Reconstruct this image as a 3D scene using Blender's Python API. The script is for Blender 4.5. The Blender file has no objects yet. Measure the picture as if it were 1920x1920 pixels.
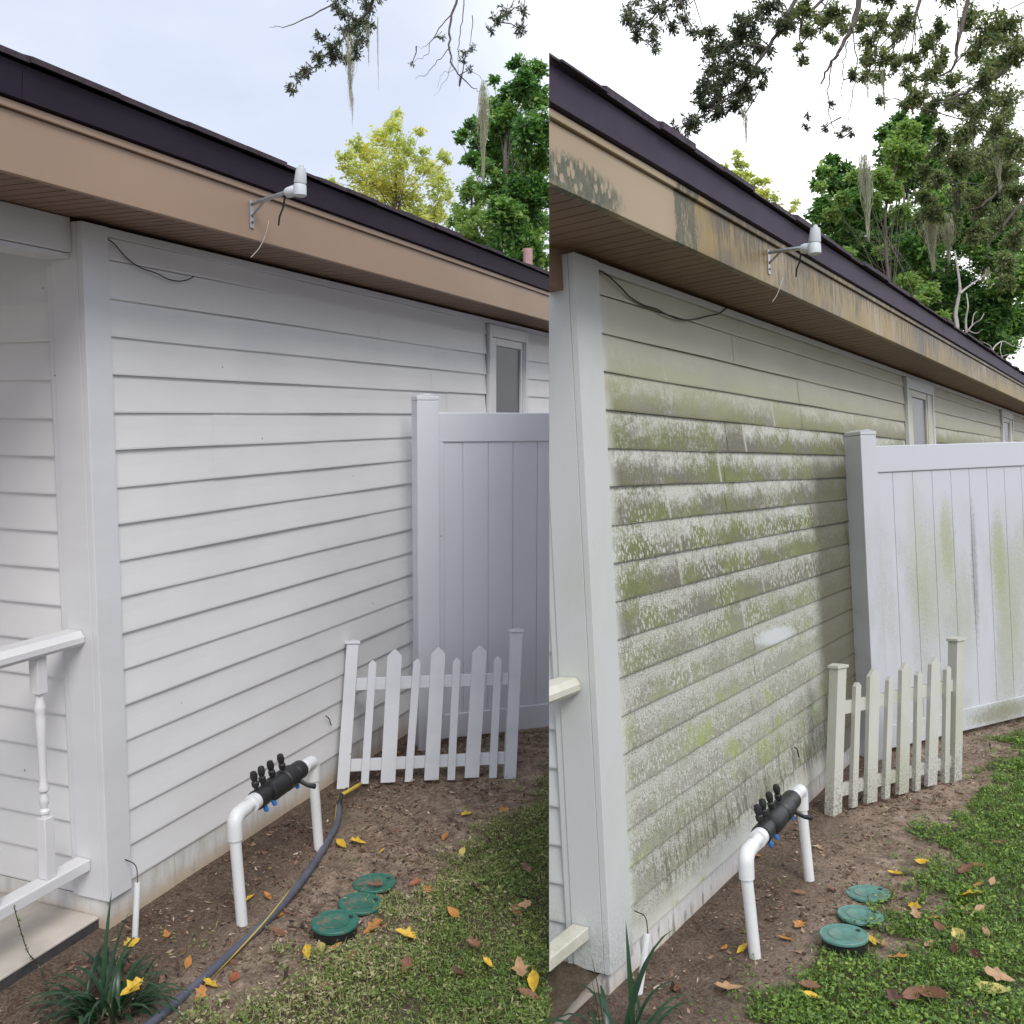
import bpy, bmesh, math, random
import numpy as np
from mathutils import Matrix, Vector
random.seed(7); rng = np.random.default_rng(11)
C = bpy.context.scene.collection
R = math.radians

# ---------------------------------------------------------------- camera, sky, sun, exposure
F = 1827.16; HALF = 960.0
POSE = {'A': (-0.00342, -0.10029, -1.20106, -2.59152, -2.46611, 1.65117),
        'B': (0.05237, -0.01368, -0.98301, -2.83616, -1.52398, 1.50100)}
def rotm(r, p, y):
    cy, sy, cp, sp, cr, sr = math.cos(y), math.sin(y), math.cos(p), math.sin(p), math.cos(r), math.sin(r)
    return np.array([[cy,-sy,0],[sy,cy,0],[0,0,1]]) @ np.array([[1,0,0],[0,cp,-sp],[0,sp,cp]]) @ np.array([[cr,0,sr],[0,1,0],[-sr,0,cr]])
RM = {k: rotm(*v[:3]) for k, v in POSE.items()}
CAM = {k: np.array(v[3:]) for k, v in POSE.items()}
def mat4(Rm, t):
    M = Matrix.Identity(4)
    for i in range(3):
        for j in range(3): M[i][j] = float(Rm[i][j])
        M[i][3] = float(t[i])
    return M
Rab = RM['A'] @ RM['B'].T
FRAME = {'A': Matrix.Identity(4), 'B': mat4(Rab, CAM['A'] - Rab @ CAM['B'])}
def ray(P, x, y):
    return CAM[P], RM[P] @ np.array([(x-HALF)/F, 1.0, -(y-HALF)/F])
def onz(P, x, y, z): c, d = ray(P, x, y); return c + d*(z-c[2])/d[2]
def ony(P, x, y, v): c, d = ray(P, x, y); return c + d*(v-c[1])/d[1]
def W(x, y, depth):                       # a point of the world at a given depth
    c, d = ray('A', x, y); return c + d*depth

sc = bpy.context.scene
cd = bpy.data.cameras.new('camera'); cam = bpy.data.objects.new('camera', cd); C.objects.link(cam)
Rc = RM['A']; cam.matrix_world = mat4(np.stack([Rc[:,0], Rc[:,2], -Rc[:,1]], 1), CAM['A'])
cd.sensor_fit = 'HORIZONTAL'; cd.sensor_width = 36.0; cd.lens = 36.0*F/1920.0; cd.clip_start = .05; cd.clip_end = 600
sc.camera = cam

SUN_EL, SUN_HEAD = 46.0, 228.0   # heading in degrees, clockwise from +Y
w = bpy.data.worlds.new('World'); sc.world = w; w.use_nodes = True
nt = w.node_tree; nt.nodes.clear()
def N(t, typ, **k):
    n = t.nodes.new(typ)
    for a, b in k.items(): setattr(n, a, b)
    return n
out = N(nt, 'ShaderNodeOutputWorld'); bg = N(nt, 'ShaderNodeBackground'); bg.inputs[1].default_value = .1
sky = N(nt, 'ShaderNodeTexSky'); sky.sky_type = 'NISHITA'; sky.sun_disc = False
sky.sun_elevation = R(SUN_EL); sky.sun_rotation = R(SUN_HEAD); sky.dust_density = 3; sky.air_density = 1.2
tc = N(nt, 'ShaderNodeTexCoord')
mp = N(nt, 'ShaderNodeMapping'); mp.inputs['Scale'].default_value = (1.2, 1.2, 2.6)
nz = N(nt, 'ShaderNodeTexNoise'); nz.inputs['Scale'].default_value = 2.4; nz.inputs['Detail'].default_value = 6; nz.inputs['Roughness'].default_value = .55
nt.links.new(tc.outputs['Generated'], mp.inputs[0]); nt.links.new(mp.outputs[0], nz.inputs['Vector'])
cl = N(nt, 'ShaderNodeValToRGB')
cl.color_ramp.elements[0].position = .3; cl.color_ramp.elements[0].color = (5.6, 6.2, 7.8, 1)
cl.color_ramp.elements[1].position = .72; cl.color_ramp.elements[1].color = (7.5, 7.8, 8.5, 1)
nt.links.new(nz.outputs[0], cl.inputs[0])
# brighter, thinner cloud towards one side of the sky
dt = N(nt, 'ShaderNodeVectorMath', operation='DOT_PRODUCT')
hb = R(68.8 + 33)
dt.inputs[1].default_value = (math.sin(hb)*.9, math.cos(hb)*.9, .35)
nt.links.new(tc.outputs['Generated'], dt.inputs[0])
mr = N(nt, 'ShaderNodeMapRange', interpolation_type='SMOOTHSTEP'); mr.inputs['From Min'].default_value = .78; mr.inputs['From Max'].default_value = .97
nt.links.new(dt.outputs['Value'], mr.inputs[0])
mxb = N(nt, 'ShaderNodeMixRGB'); mxb.inputs[2].default_value = (16, 16, 16.2, 1)
nt.links.new(mr.outputs[0], mxb.inputs[0]); nt.links.new(cl.outputs[0], mxb.inputs[1])
sz = N(nt, 'ShaderNodeSeparateXYZ'); nt.links.new(tc.outputs['Generated'], sz.inputs[0])
mz = N(nt, 'ShaderNodeMapRange', interpolation_type='SMOOTHSTEP'); nt.links.new(sz.outputs[2], mz.inputs[0])
for i_, q_ in enumerate((.50, 1.0, 1.0, 2.0)): mz.inputs[i_+1].default_value = q_
mzz = N(nt, 'ShaderNodeVectorMath', operation='SCALE'); nt.links.new(mxb.outputs[0], mzz.inputs[0]); nt.links.new(mz.outputs[0], mzz.inputs['Scale'])
mx = N(nt, 'ShaderNodeMixRGB'); mx.inputs[0].default_value = .9
nt.links.new(sky.outputs[0], mx.inputs[1]); nt.links.new(mzz.outputs[0], mx.inputs[2])
nt.links.new(mx.outputs[0], bg.inputs[0]); nt.links.new(bg.outputs[0], out.inputs[0])
sl = bpy.data.lights.new('sun', 'SUN'); so = bpy.data.objects.new('sun', sl); C.objects.link(so)
sl.energy = 1.6; sl.angle = R(24); sl.color = (1, .955, .89)
hd, el = R(SUN_HEAD), R(SUN_EL)
sv = Vector((math.sin(hd)*math.cos(el), math.cos(hd)*math.cos(el), math.sin(el)))
so.rotation_euler = sv.to_track_quat('Z', 'Y').to_euler()
vs = sc.view_settings; vs.view_transform = 'Standard'; vs.look = 'None'; vs.exposure = 0.36; vs.gamma = 1
sc.cycles.max_bounces = 8; sc.cycles.diffuse_bounces = 5; sc.cycles.transparent_max_bounces = 8

# ---------------------------------------------------------------- helpers
CUR = 'A'; INV = {}
NRM = RM['A'] @ np.array([1.0, -69.5/F, 0]); NRM /= np.linalg.norm(NRM)   # boundary between the two yards
def seam_plane():
    Mi = FRAME[CUR].inverted()
    return Mi @ Vector(CAM['A']), (Mi.to_3x3() @ Vector(NRM)).normalized()
def tag(o, label=None, cat=None, group=None, kind=None):
    if label: o['label'] = label
    if cat: o['category'] = cat
    if group: o['group'] = group
    if kind: o['kind'] = kind
    return o
def thing(name, label, cat, loc=(0,0,0), group=None, M=None):
    o = bpy.data.objects.new(name, None); C.objects.link(o); o.empty_display_size = .1
    L = M if M is not None else Matrix.Translation(Vector([float(v) for v in loc]))
    o.matrix_world = FRAME[CUR] @ L; INV[o.name] = L.inverted()
    return tag(o, label, cat, group)
class MB:
    def __init__(s): s.v = []; s.f = []; s.att = None
    def add(s, vs_, fs):
        b = len(s.v); s.v += [tuple(float(c) for c in p) for p in vs_]; s.f += [tuple(b+i for i in f) for f in fs]; return s
    def box(s, x0, x1, y0, y1, z0, z1):
        return s.add([(x0,y0,z0),(x1,y0,z0),(x1,y1,z0),(x0,y1,z0),(x0,y0,z1),(x1,y0,z1),(x1,y1,z1),(x0,y1,z1)],
                     [(0,3,2,1),(4,5,6,7),(0,1,5,4),(1,2,6,5),(2,3,7,6),(3,0,4,7)])
    def prism(s, poly, o, u, v, n, d):      # polygon (a,b) in the u,v plane at o, extruded d along n
        o, u, v, n = map(lambda q: np.array(q, float), (o, u, v, n)); k = len(poly)
        a = [o+u*p[0]+v*p[1] for p in poly]; b = [p+n*d for p in a]
        return s.add(a+b, [tuple(range(k-1,-1,-1)), tuple(range(k,2*k))] + [(i,(i+1)%k,k+(i+1)%k,k+i) for i in range(k)])
    def tube(s, pts, r, n=10, cap=True):
        pts = [np.array(p, float) for p in pts]; m = len(pts); rr = r if hasattr(r, '__len__') else [r]*m
        vsx = []; prev = None
        for i, p in enumerate(pts):
            t = pts[min(i+1,m-1)]-pts[max(i-1,0)]; t /= np.linalg.norm(t)+1e-12
            if prev is None: a = np.cross(t, [0,0,1.0] if abs(t[2]) < .9 else [1.0,0,0])
            else: a = prev - t*(prev@t)
            a /= np.linalg.norm(a)+1e-12; prev = a; b = np.cross(t, a)
            for k in range(n):
                q = 2*math.pi*k/n; vsx.append(p+(a*math.cos(q)+b*math.sin(q))*rr[i])
        fs = [(i*n+k, i*n+(k+1)%n, (i+1)*n+(k+1)%n, (i+1)*n+k) for i in range(m-1) for k in range(n)]
        if cap: fs += [tuple(range(n-1,-1,-1)), tuple((m-1)*n+k for k in range(n))]
        return s.add(vsx, fs)
    def lathe(s, prof, o, ax=(0,0,1), n=24):  # prof: (r, h)
        ax = np.array(ax, float); ax /= np.linalg.norm(ax); o = np.array(o, float)
        return s.tube_prof(prof, o, ax, n)
    def tube_prof(s, prof, o, ax, n):
        a = np.cross(ax, [0,0,1.0] if abs(ax[2]) < .9 else [1.0,0,0]); a /= np.linalg.norm(a); b = np.cross(ax, a); m = len(prof)
        vsx = [o+ax*h+(a*math.cos(2*math.pi*k/n)+b*math.sin(2*math.pi*k/n))*r for r, h in prof for k in range(n)]
        fs = [(i*n+k, i*n+(k+1)%n, (i+1)*n+(k+1)%n, (i+1)*n+k) for i in range(m-1) for k in range(n)]
        fs += [tuple(range(n-1,-1,-1)), tuple((m-1)*n+k for k in range(n))]
        return s.add(vsx, fs)
    def arr(s, V, Fq):                       # numpy append
        b = len(s.v); s.v += V.tolist(); s.f += (Fq+b).tolist(); return s
def finish(name, mb, mat, inv, clip=None, smooth=False, bevel=0, local=False, rnd=False):
    V = np.array(mb.v)
    if not local and inv is not None:
        A = np.array(inv); V = V @ A[:3,:3].T + A[:3,3]
    me = bpy.data.meshes.new(name); me.from_pydata(V.tolist(), [], mb.f); me.validate()
    if clip and CUR == 'B' or clip == 'force':
        co, no = seam_plane(); co = (inv @ co) if inv is not None else co
        if inv is not None: no = (inv.to_3x3() @ no).normalized()
        bm = bmesh.new(); bm.from_mesh(me)
        r = bmesh.ops.bisect_plane(bm, geom=bm.verts[:]+bm.edges[:]+bm.faces[:], plane_co=co, plane_no=no,
                                   clear_inner=(CUR == 'B'), clear_outer=(CUR == 'A'))
        eds = [e for e in r['geom_cut'] if isinstance(e, bmesh.types.BMEdge)]
        if eds and clip is True:
            try: bmesh.ops.edgenet_fill(bm, edges=eds)
            except Exception: pass
        bm.to_mesh(me); bm.free()
    if not rnd and not clip == 'force':
        bm = bmesh.new(); bm.from_mesh(me); bmesh.ops.recalc_face_normals(bm, faces=bm.faces[:]); bm.to_mesh(me); bm.free()
    if smooth:
        me.polygons.foreach_set('use_smooth', [True]*len(me.polygons))
        if smooth == 'auto':
            try: me.set_sharp_from_angle(angle=R(35))
            except Exception: pass
    if rnd:
        at = me.attributes.new('rnd', 'FLOAT', 'FACE')
        k = mb.att if mb.att is not None and len(mb.att) == len(me.polygons) else rng.random(len(me.polygons))
        at.data.foreach_set('value', np.asarray(k, dtype=np.float32))
    for m in (mat if isinstance(mat, (list, tuple)) else [mat]): me.materials.append(m)
    o = bpy.data.objects.new(name, me); C.objects.link(o)
    if bevel:
        bv = o.modifiers.new('bevel', 'BEVEL'); bv.width = bevel; bv.segments = 2; bv.limit_method = 'ANGLE'; bv.angle_limit = R(40)
    return o
def part(name, mb, mat, parent, **k):
    root = parent
    while root.parent: root = root.parent
    o = finish(name, mb, mat, INV[root.name], **k); o.parent = parent; return o
def solo(name, mb, mat, label=None, cat=None, group=None, kind=None, loc=(0,0,0), world=False, **k):
    L = Matrix.Translation(Vector([float(v) for v in loc]))
    o = finish(name, mb, mat, L.inverted(), **k); o.matrix_world = L if world else FRAME[CUR] @ L
    return tag(o, label, cat, group, kind)

# ---------------------------------------------------------------- materials
def newmat(name):
    m = bpy.data.materials.new(name); m.use_nodes = True; t = m.node_tree
    return m, t, t.nodes['Principled BSDF']
def ramp(t, fac, stops, interp='LINEAR'):
    r = N(t, 'ShaderNodeValToRGB'); r.color_ramp.interpolation = interp
    e = r.color_ramp.elements
    while len(e) < len(stops): e.new(.5)
    for q, (p, c) in zip(e, stops): q.position = p; q.color = (*c, 1) if len(c) == 3 else c
    t.links.new(fac, r.inputs[0]); return r.outputs[0]
def noise(t, vec, scale, detail=4, rough=.55, sc3=None, loc=None):
    if sc3 or loc:
        m = N(t, 'ShaderNodeMapping')
        if sc3: m.inputs['Scale'].default_value = sc3
        if loc: m.inputs['Location'].default_value = loc
        t.links.new(vec, m.inputs[0]); vec = m.outputs[0]
    n = N(t, 'ShaderNodeTexNoise'); n.inputs['Scale'].default_value = scale; n.inputs['Detail'].default_value = detail; n.inputs['Roughness'].default_value = rough
    t.links.new(vec, n.inputs['Vector']); return n.outputs[0]
def mixc(t, fac, a, b, mode='MIX'):
    m = N(t, 'ShaderNodeMixRGB'); m.blend_type = mode
    for i, q in enumerate((fac, a, b)):
        if isinstance(q, bpy.types.NodeSocket): t.links.new(q, m.inputs[i])
        elif isinstance(q, (int, float)): m.inputs[i].default_value = q
        else: m.inputs[i].default_value = (*q, 1)
    return m.outputs[0]
def mth(t, op, *a, clamp=False):
    m = N(t, 'ShaderNodeMath', operation=op); m.use_clamp = clamp
    for i, q in enumerate(a):
        if isinstance(q, bpy.types.NodeSocket): t.links.new(q, m.inputs[i])
        else: m.inputs[i].default_value = q
    return m.outputs[0]
def mrange(t, v, a, b, c=0.0, d=1.0):
    m = N(t, 'ShaderNodeMapRange', interpolation_type='SMOOTHSTEP'); t.links.new(v, m.inputs[0])
    for i, q in enumerate((a, b, c, d)): m.inputs[i+1].default_value = q
    return m.outputs[0]
def ocoord(t): return N(t, 'ShaderNodeTexCoord').outputs['Object']
def sep(t, v):
    s_ = N(t, 'ShaderNodeSeparateXYZ'); t.links.new(v, s_.inputs[0]); return s_.outputs
def bump(t, b, h, strength, dist):
    n = N(t, 'ShaderNodeBump'); n.inputs['Strength'].default_value = strength; n.inputs['Distance'].default_value = dist
    t.links.new(h, n.inputs['Height']); t.links.new(n.outputs[0], b.inputs['Normal'])
def plain(name, col, rough=.6, var=.12, scale=30, bmp=0, metal=0, spec=.5):
    m, t, b = newmat(name); v = ocoord(t); n = noise(t, v, scale, 5)
    lo = tuple(c*(1-var) for c in col); hi = tuple(min(1, c*(1+var)) for c in col)
    t.links.new(ramp(t, n, [(.3, lo), (.7, hi)]), b.inputs['Base Color'])
    b.inputs['Roughness'].default_value = rough; b.inputs['Metallic'].default_value = metal
    b.inputs['Specular IOR Level'].default_value = spec
    if bmp: bump(t, b, noise(t, v, scale*3, 4), .5, bmp)
    return m
S = .127
def white(name, col=(.80, .80, .80), dirty=.25, rough=.42):
    m, t, b = newmat(name); v = ocoord(t)
    n = noise(t, v, 1.3, 4, .6, sc3=(1, 1, 2.5)); n2 = noise(t, v, 60, 3)
    c = ramp(t, n, [(.3, tuple(q*(1-.09*dirty/.25) for q in col)), (.7, col)])
    sp = mrange(t, noise(t, v, 170, 2, .5), .70, .76)
    c = mixc(t, mth(t, 'MULTIPLY', sp, dirty), c, (.33, .31, .27))
    vo = N(t, 'ShaderNodeTexVoronoi'); vo.inputs['Scale'].default_value = 7; t.links.new(v, vo.inputs['Vector'])   # stray specks and insect marks
    c = mixc(t, mth(t, 'MULTIPLY', mrange(t, vo.outputs[0], .034, .022), .8), c, (.10, .085, .065))
    t.links.new(c, b.inputs['Base Color']); b.inputs['Roughness'].default_value = rough
    bump(t, b, noise(t, v, 9, 3, .6, sc3=(1, 1, 6)), .12, .004)
    return m
MAT = {}
MAT['A'] = dict(siding=white('white_vinyl_siding'), trim=white('white_trim', (.74, .745, .765), .35), fence=white('white_vinyl_fence', (.72, .74, .79), .1),
                picket=white('white_picket', (.74, .755, .79), .5), rail=white('white_rail', (.74, .735, .74), .3))
def grime_siding(name):
    m, t, b = newmat(name); v = ocoord(t); X, Y, Z = sep(t, v)[:3]
    row = mth(t, 'DIVIDE', Z, S); fr = mth(t, 'FRACT', row); ri = mth(t, 'FLOOR', row)
    wn_ = N(t, 'ShaderNodeTexWhiteNoise', noise_dimensions='1D'); t.links.new(mth(t, 'ADD', ri, .37), wn_.inputs['W'])
    jx = mth(t, 'ADD', mth(t, 'MULTIPLY', wn_.outputs[0], 1.75), .18); side_ = mth(t, 'GREATER_THAN', X, jx)
    jm = mrange(t, mth(t, 'ABSOLUTE', mth(t, 'SUBTRACT', X, mth(t, 'ADD', jx, mth(t, 'MULTIPLY', fr, -.012)))), .016, .003)
    rowv = mth(t, 'SUBTRACT', wn_.outputs[0], .5)
    # each course has its own offset, so panels start and stop at their own joints
    cmb = N(t, 'ShaderNodeCombineXYZ'); t.links.new(mth(t, 'ADD', mth(t, 'MULTIPLY', ri, 7.31), mth(t, 'MULTIPLY', side_, 3.3)), cmb.inputs[1]); t.links.new(X, cmb.inputs[0]); t.links.new(Z, cmb.inputs[2])
    rv = cmb.outputs[0]
    low = mrange(t, fr, .12, .88, 1.0, .12)                       # dirt gathers on the lower half of each board
    up = mrange(t, Z, 2.12, 1.74); up0 = mrange(t, mth(t, 'SUBTRACT', Z, mth(t, 'MULTIPLY', X, .02)), -.02, .12)
    edge = mrange(t, mth(t, 'ADD', X, mth(t, 'MULTIPLY', noise(t, v, 9, 3), .08)), .03, .14)
    big = noise(t, rv, 1.7, 4, .6); med = noise(t, rv, 7, 5, .7, sc3=(1, 1, 1.5)); fine = noise(t, v, 70, 3, .7, sc3=(1, 1, .75)); spk = noise(t, v, 210, 2, .8)
    zone = mrange(t, Z, .55, 1.25)                               # more algae high up
    a = mth(t, 'ADD', mth(t, 'MULTIPLY', big, .9), mth(t, 'MULTIPLY', med, .9))
    a = mth(t, 'ADD', a, mth(t, 'MULTIPLY', mth(t, 'SUBTRACT', low, .5), .40))
    a = mth(t, 'ADD', a, mth(t, 'MULTIPLY', mth(t, 'SUBTRACT', fine, .5), .8))
    a = mth(t, 'ADD', a, mth(t, 'MULTIPLY', mth(t, 'SUBTRACT', spk, .5), .8)); a = mth(t, 'ADD', a, mth(t, 'MULTIPLY', rowv, .12))
    alg = mrange(t, a, .56, 1.06)
    alg = mth(t, 'MULTIPLY', alg, mth(t, 'MULTIPLY', mth(t, 'MULTIPLY', up, up0), edge))
    alg = mth(t, 'MULTIPLY', alg, mth(t, 'ADD', mth(t, 'MULTIPLY', zone, .45), .55), clamp=True)
    # speckled lichen gaps: pale flakes torn out of the algae
    mpv = N(t, 'ShaderNodeMapping'); mpv.inputs['Scale'].default_value = (62, 62, 38); t.links.new(v, mpv.inputs[0])
    vo = N(t, 'ShaderNodeTexVoronoi'); vo.inputs['Scale'].default_value = 1; t.links.new(mpv.outputs[0], vo.inputs['Vector'])
    clus = mth(t, 'ADD', noise(t, rv, 2.6, 3, .5, loc=(9, 3, 0)), mth(t, 'MULTIPLY', mrange(t, fr, .3, 1.0), .14))
    fl = mth(t, 'MULTIPLY', mrange(t, mth(t, 'ADD', vo.outputs[0], mth(t, 'MULTIPLY', mth(t, 'SUBTRACT', spk, .5), .35)), .44, .30), mrange(t, clus, .44, .58))
    fl = mth(t, 'MULTIPLY', fl, mrange(t, Z, 1.62, 1.3))
    alg = mth(t, 'MULTIPLY', alg, mth(t, 'SUBTRACT', 1.0, mth(t, 'MULTIPLY', fl, .9)))
    alg = mth(t, 'MULTIPLY', alg, mth(t, 'SUBTRACT', 1.0, mth(t, 'MULTIPLY', jm, .6)))
    gr = mrange(t, mth(t, 'ADD', noise(t, rv, 2.4, 4, .6, loc=(3, 5, 1)), mth(t, 'MULTIPLY', med, .35)), .53, .78)
    grn = ramp(t, med, [(.3, (.085, .10, .018)), (.7, (.18, .20, .05))]); brn = ramp(t, spk, [(.35, (.075, .068, .04)), (.7, (.21, .195, .14))])
    dirt = mixc(t, gr, brn, grn)
    base = ramp(t, big, [(.3, (.52, .52, .45)), (.7, (.66, .67, .62))])
    sprk = mth(t, 'MULTIPLY', mth(t, 'MULTIPLY', mrange(t, spk, .48, .62), mrange(t, Z, 1.75, 1.0)), .85)
    base = mixc(t, mth(t, 'MULTIPLY', sprk, mth(t, 'MULTIPLY', edge, up0)), base, (.13, .125, .09))
    bright = mth(t, 'MULTIPLY', mrange(t, noise(t, rv, 3.1, 4, .65, loc=(1, 9, 4)), .54, .66), mth(t, 'MULTIPLY', edge, mrange(t, Z, 1.1, .5)))
    c = mixc(t, mth(t, 'MULTIPLY', alg, .96), base, dirt)
    c = mixc(t, mth(t, 'MULTIPLY', bright, mrange(t, fine, .35, .55, .15, .8)), c, (.30, .36, .09))
    drip = mth(t, 'MULTIPLY', mrange(t, mth(t, 'ADD', noise(t, v, 38, 5, .75, sc3=(1, 1, .14)), mth(t, 'MULTIPLY', fine, .25)), .60, .72), mth(t, 'MULTIPLY', mrange(t, Z, .02, .13), mrange(t, Z, .42, .14)))
    c = mixc(t, mth(t, 'MULTIPLY', mth(t, 'MULTIPLY', drip, mrange(t, X, .1, .35)), .75), c, (.10, .095, .06))
    eave_tint = mth(t, 'MULTIPLY', mrange(t, mth(t, 'ADD', Z, mth(t, 'MULTIPLY', big, .3)), 1.85, 2.1), edge)  # olive cast of the eave shade painted on top rows, with some algae
    c = mixc(t, mth(t, 'MULTIPLY', eave_tint, .5), c, (.46, .43, .26))
    # one patch wiped clean
    dx = mth(t, 'DIVIDE', mth(t, 'SUBTRACT', X, 1.60), .25); dz = mth(t, 'DIVIDE', mth(t, 'SUBTRACT', mth(t, 'ADD', Z, mth(t, 'MULTIPLY', mth(t, 'SUBTRACT', X, 1.6), .06)), .80), .040)
    rr = mth(t, 'ADD', mth(t, 'MULTIPLY', dx, dx), mth(t, 'MULTIPLY', dz, dz)); wn = mth(t, 'ADD', rr, mth(t, 'MULTIPLY', mth(t, 'SUBTRACT', fine, .5), 1.6))
    c = mixc(t, mth(t, 'MULTIPLY', mrange(t, wn, 1.7, .3), .85), c, (.60, .62, .64))
    # fence post's shade painted onto the siding, along with some grime
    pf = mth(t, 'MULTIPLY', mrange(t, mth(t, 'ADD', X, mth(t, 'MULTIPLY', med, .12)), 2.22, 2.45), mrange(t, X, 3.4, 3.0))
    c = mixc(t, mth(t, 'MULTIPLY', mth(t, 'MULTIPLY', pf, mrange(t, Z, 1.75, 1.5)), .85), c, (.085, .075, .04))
    t.links.new(c, b.inputs['Base Color']); b.inputs['Roughness'].default_value = .62
    bump(t, b, mth(t, 'ADD', fine, spk), .25, .002)
    return m
def grime_trim(name, col=(.70, .71, .70), amt=.4, green=(.3, .33, .12), lowz=.25, lk=.35):
    m, t, b = newmat(name); v = ocoord(t); X, Y, Z = sep(t, v)[:3]
    big = noise(t, v, 3.5, 5, .65, sc3=(1, 1, .5)); fine = noise(t, v, 90, 3, .7); spk = noise(t, v, 240, 2, .8)
    c = mixc(t, mth(t, 'MULTIPLY', mrange(t, big, .42, .7), amt), col, green)
    lz = mth(t, 'MULTIPLY', mrange(t, Z, lowz, -.02), mrange(t, mth(t, 'ADD', mth(t, 'MULTIPLY', spk, .5), mth(t, 'MULTIPLY', fine, .5)), .46, .58))
    c = mixc(t, mth(t, 'MULTIPLY', lz, lk), c, (.10, .085, .055))
    c = mixc(t, mth(t, 'MULTIPLY', mrange(t, spk, .6, .72), .3), c, (.25, .24, .19))
    t.links.new(c, b.inputs['Base Color']); b.inputs['Roughness'].default_value = .55
    return m
def grime_fence(name):                       # local x runs along the fence
    m, t, b = newmat(name); v = ocoord(t); X, Y, Z = sep(t, v)[:3]
    big = noise(t, v, 2.2, 5, .65, sc3=(1.6, 1, .6), loc=(2, 0, 5)); fine = noise(t, v, 80, 3, .75, sc3=(1, 1, .8)); spk = noise(t, v, 260, 2, .8)
    def blob(x, z, sx, sz, k=1.0):
        dx = mth(t, 'DIVIDE', mth(t, 'SUBTRACT', X, x), sx); dz = mth(t, 'DIVIDE', mth(t, 'SUBTRACT', Z, z), sz)
        r2 = mth(t, 'ADD', mth(t, 'MULTIPLY', dx, dx), mth(t, 'MULTIPLY', dz, dz))
        r2 = mth(t, 'ADD', r2, mth(t, 'MULTIPLY', mth(t, 'SUBTRACT', fine, .5), 2.6))
        return mth(t, 'MULTIPLY', mrange(t, r2, 1.5, -.1), k)
    c = (.55, .57, .60)
    grey = mth(t, 'MULTIPLY', mth(t, 'MULTIPLY', mrange(t, big, .38, .62), mrange(t, spk, .42, .62)), mrange(t, Z, 1.55, 1.2))
    c = mixc(t, mth(t, 'MULTIPLY', grey, .7), c, (.30, .30, .235))
    for (x, z, sx, sz, k) in ((.35, 1.1, .10, .5, .3), (.75, .75, .12, .35, .3), (1.15, .6, .12, .5, .3), (1.5, 1.0, .2, .5, .3), (.62, 1.2, .07, .26, .62), (.5, .95, .2, .4, .35), (1.1, 1.05, .07, .3, .65), (1.3, .75, .25, .5, .3)):
        c = mixc(t, blob(x, z, sx, sz, k), c, (.34, .37, .17))
    c = mixc(t, blob(.86, 1.0, .032, .42, .5), c, (.15, .15, .13))
    c = mixc(t, blob(1.05, .09, .32, .07, .8), c, (.22, .22, .12))
    t.links.new(c, b.inputs['Base Color']); b.inputs['Roughness'].default_value = .5
    return m
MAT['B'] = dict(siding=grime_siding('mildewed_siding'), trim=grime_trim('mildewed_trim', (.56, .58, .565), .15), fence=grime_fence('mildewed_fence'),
                picket=grime_trim('mildewed_picket', (.53, .53, .48), .45, (.40, .41, .26), .30, .85), rail=grime_trim('mildewed_rail', (.6, .58, .5), .5))
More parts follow.
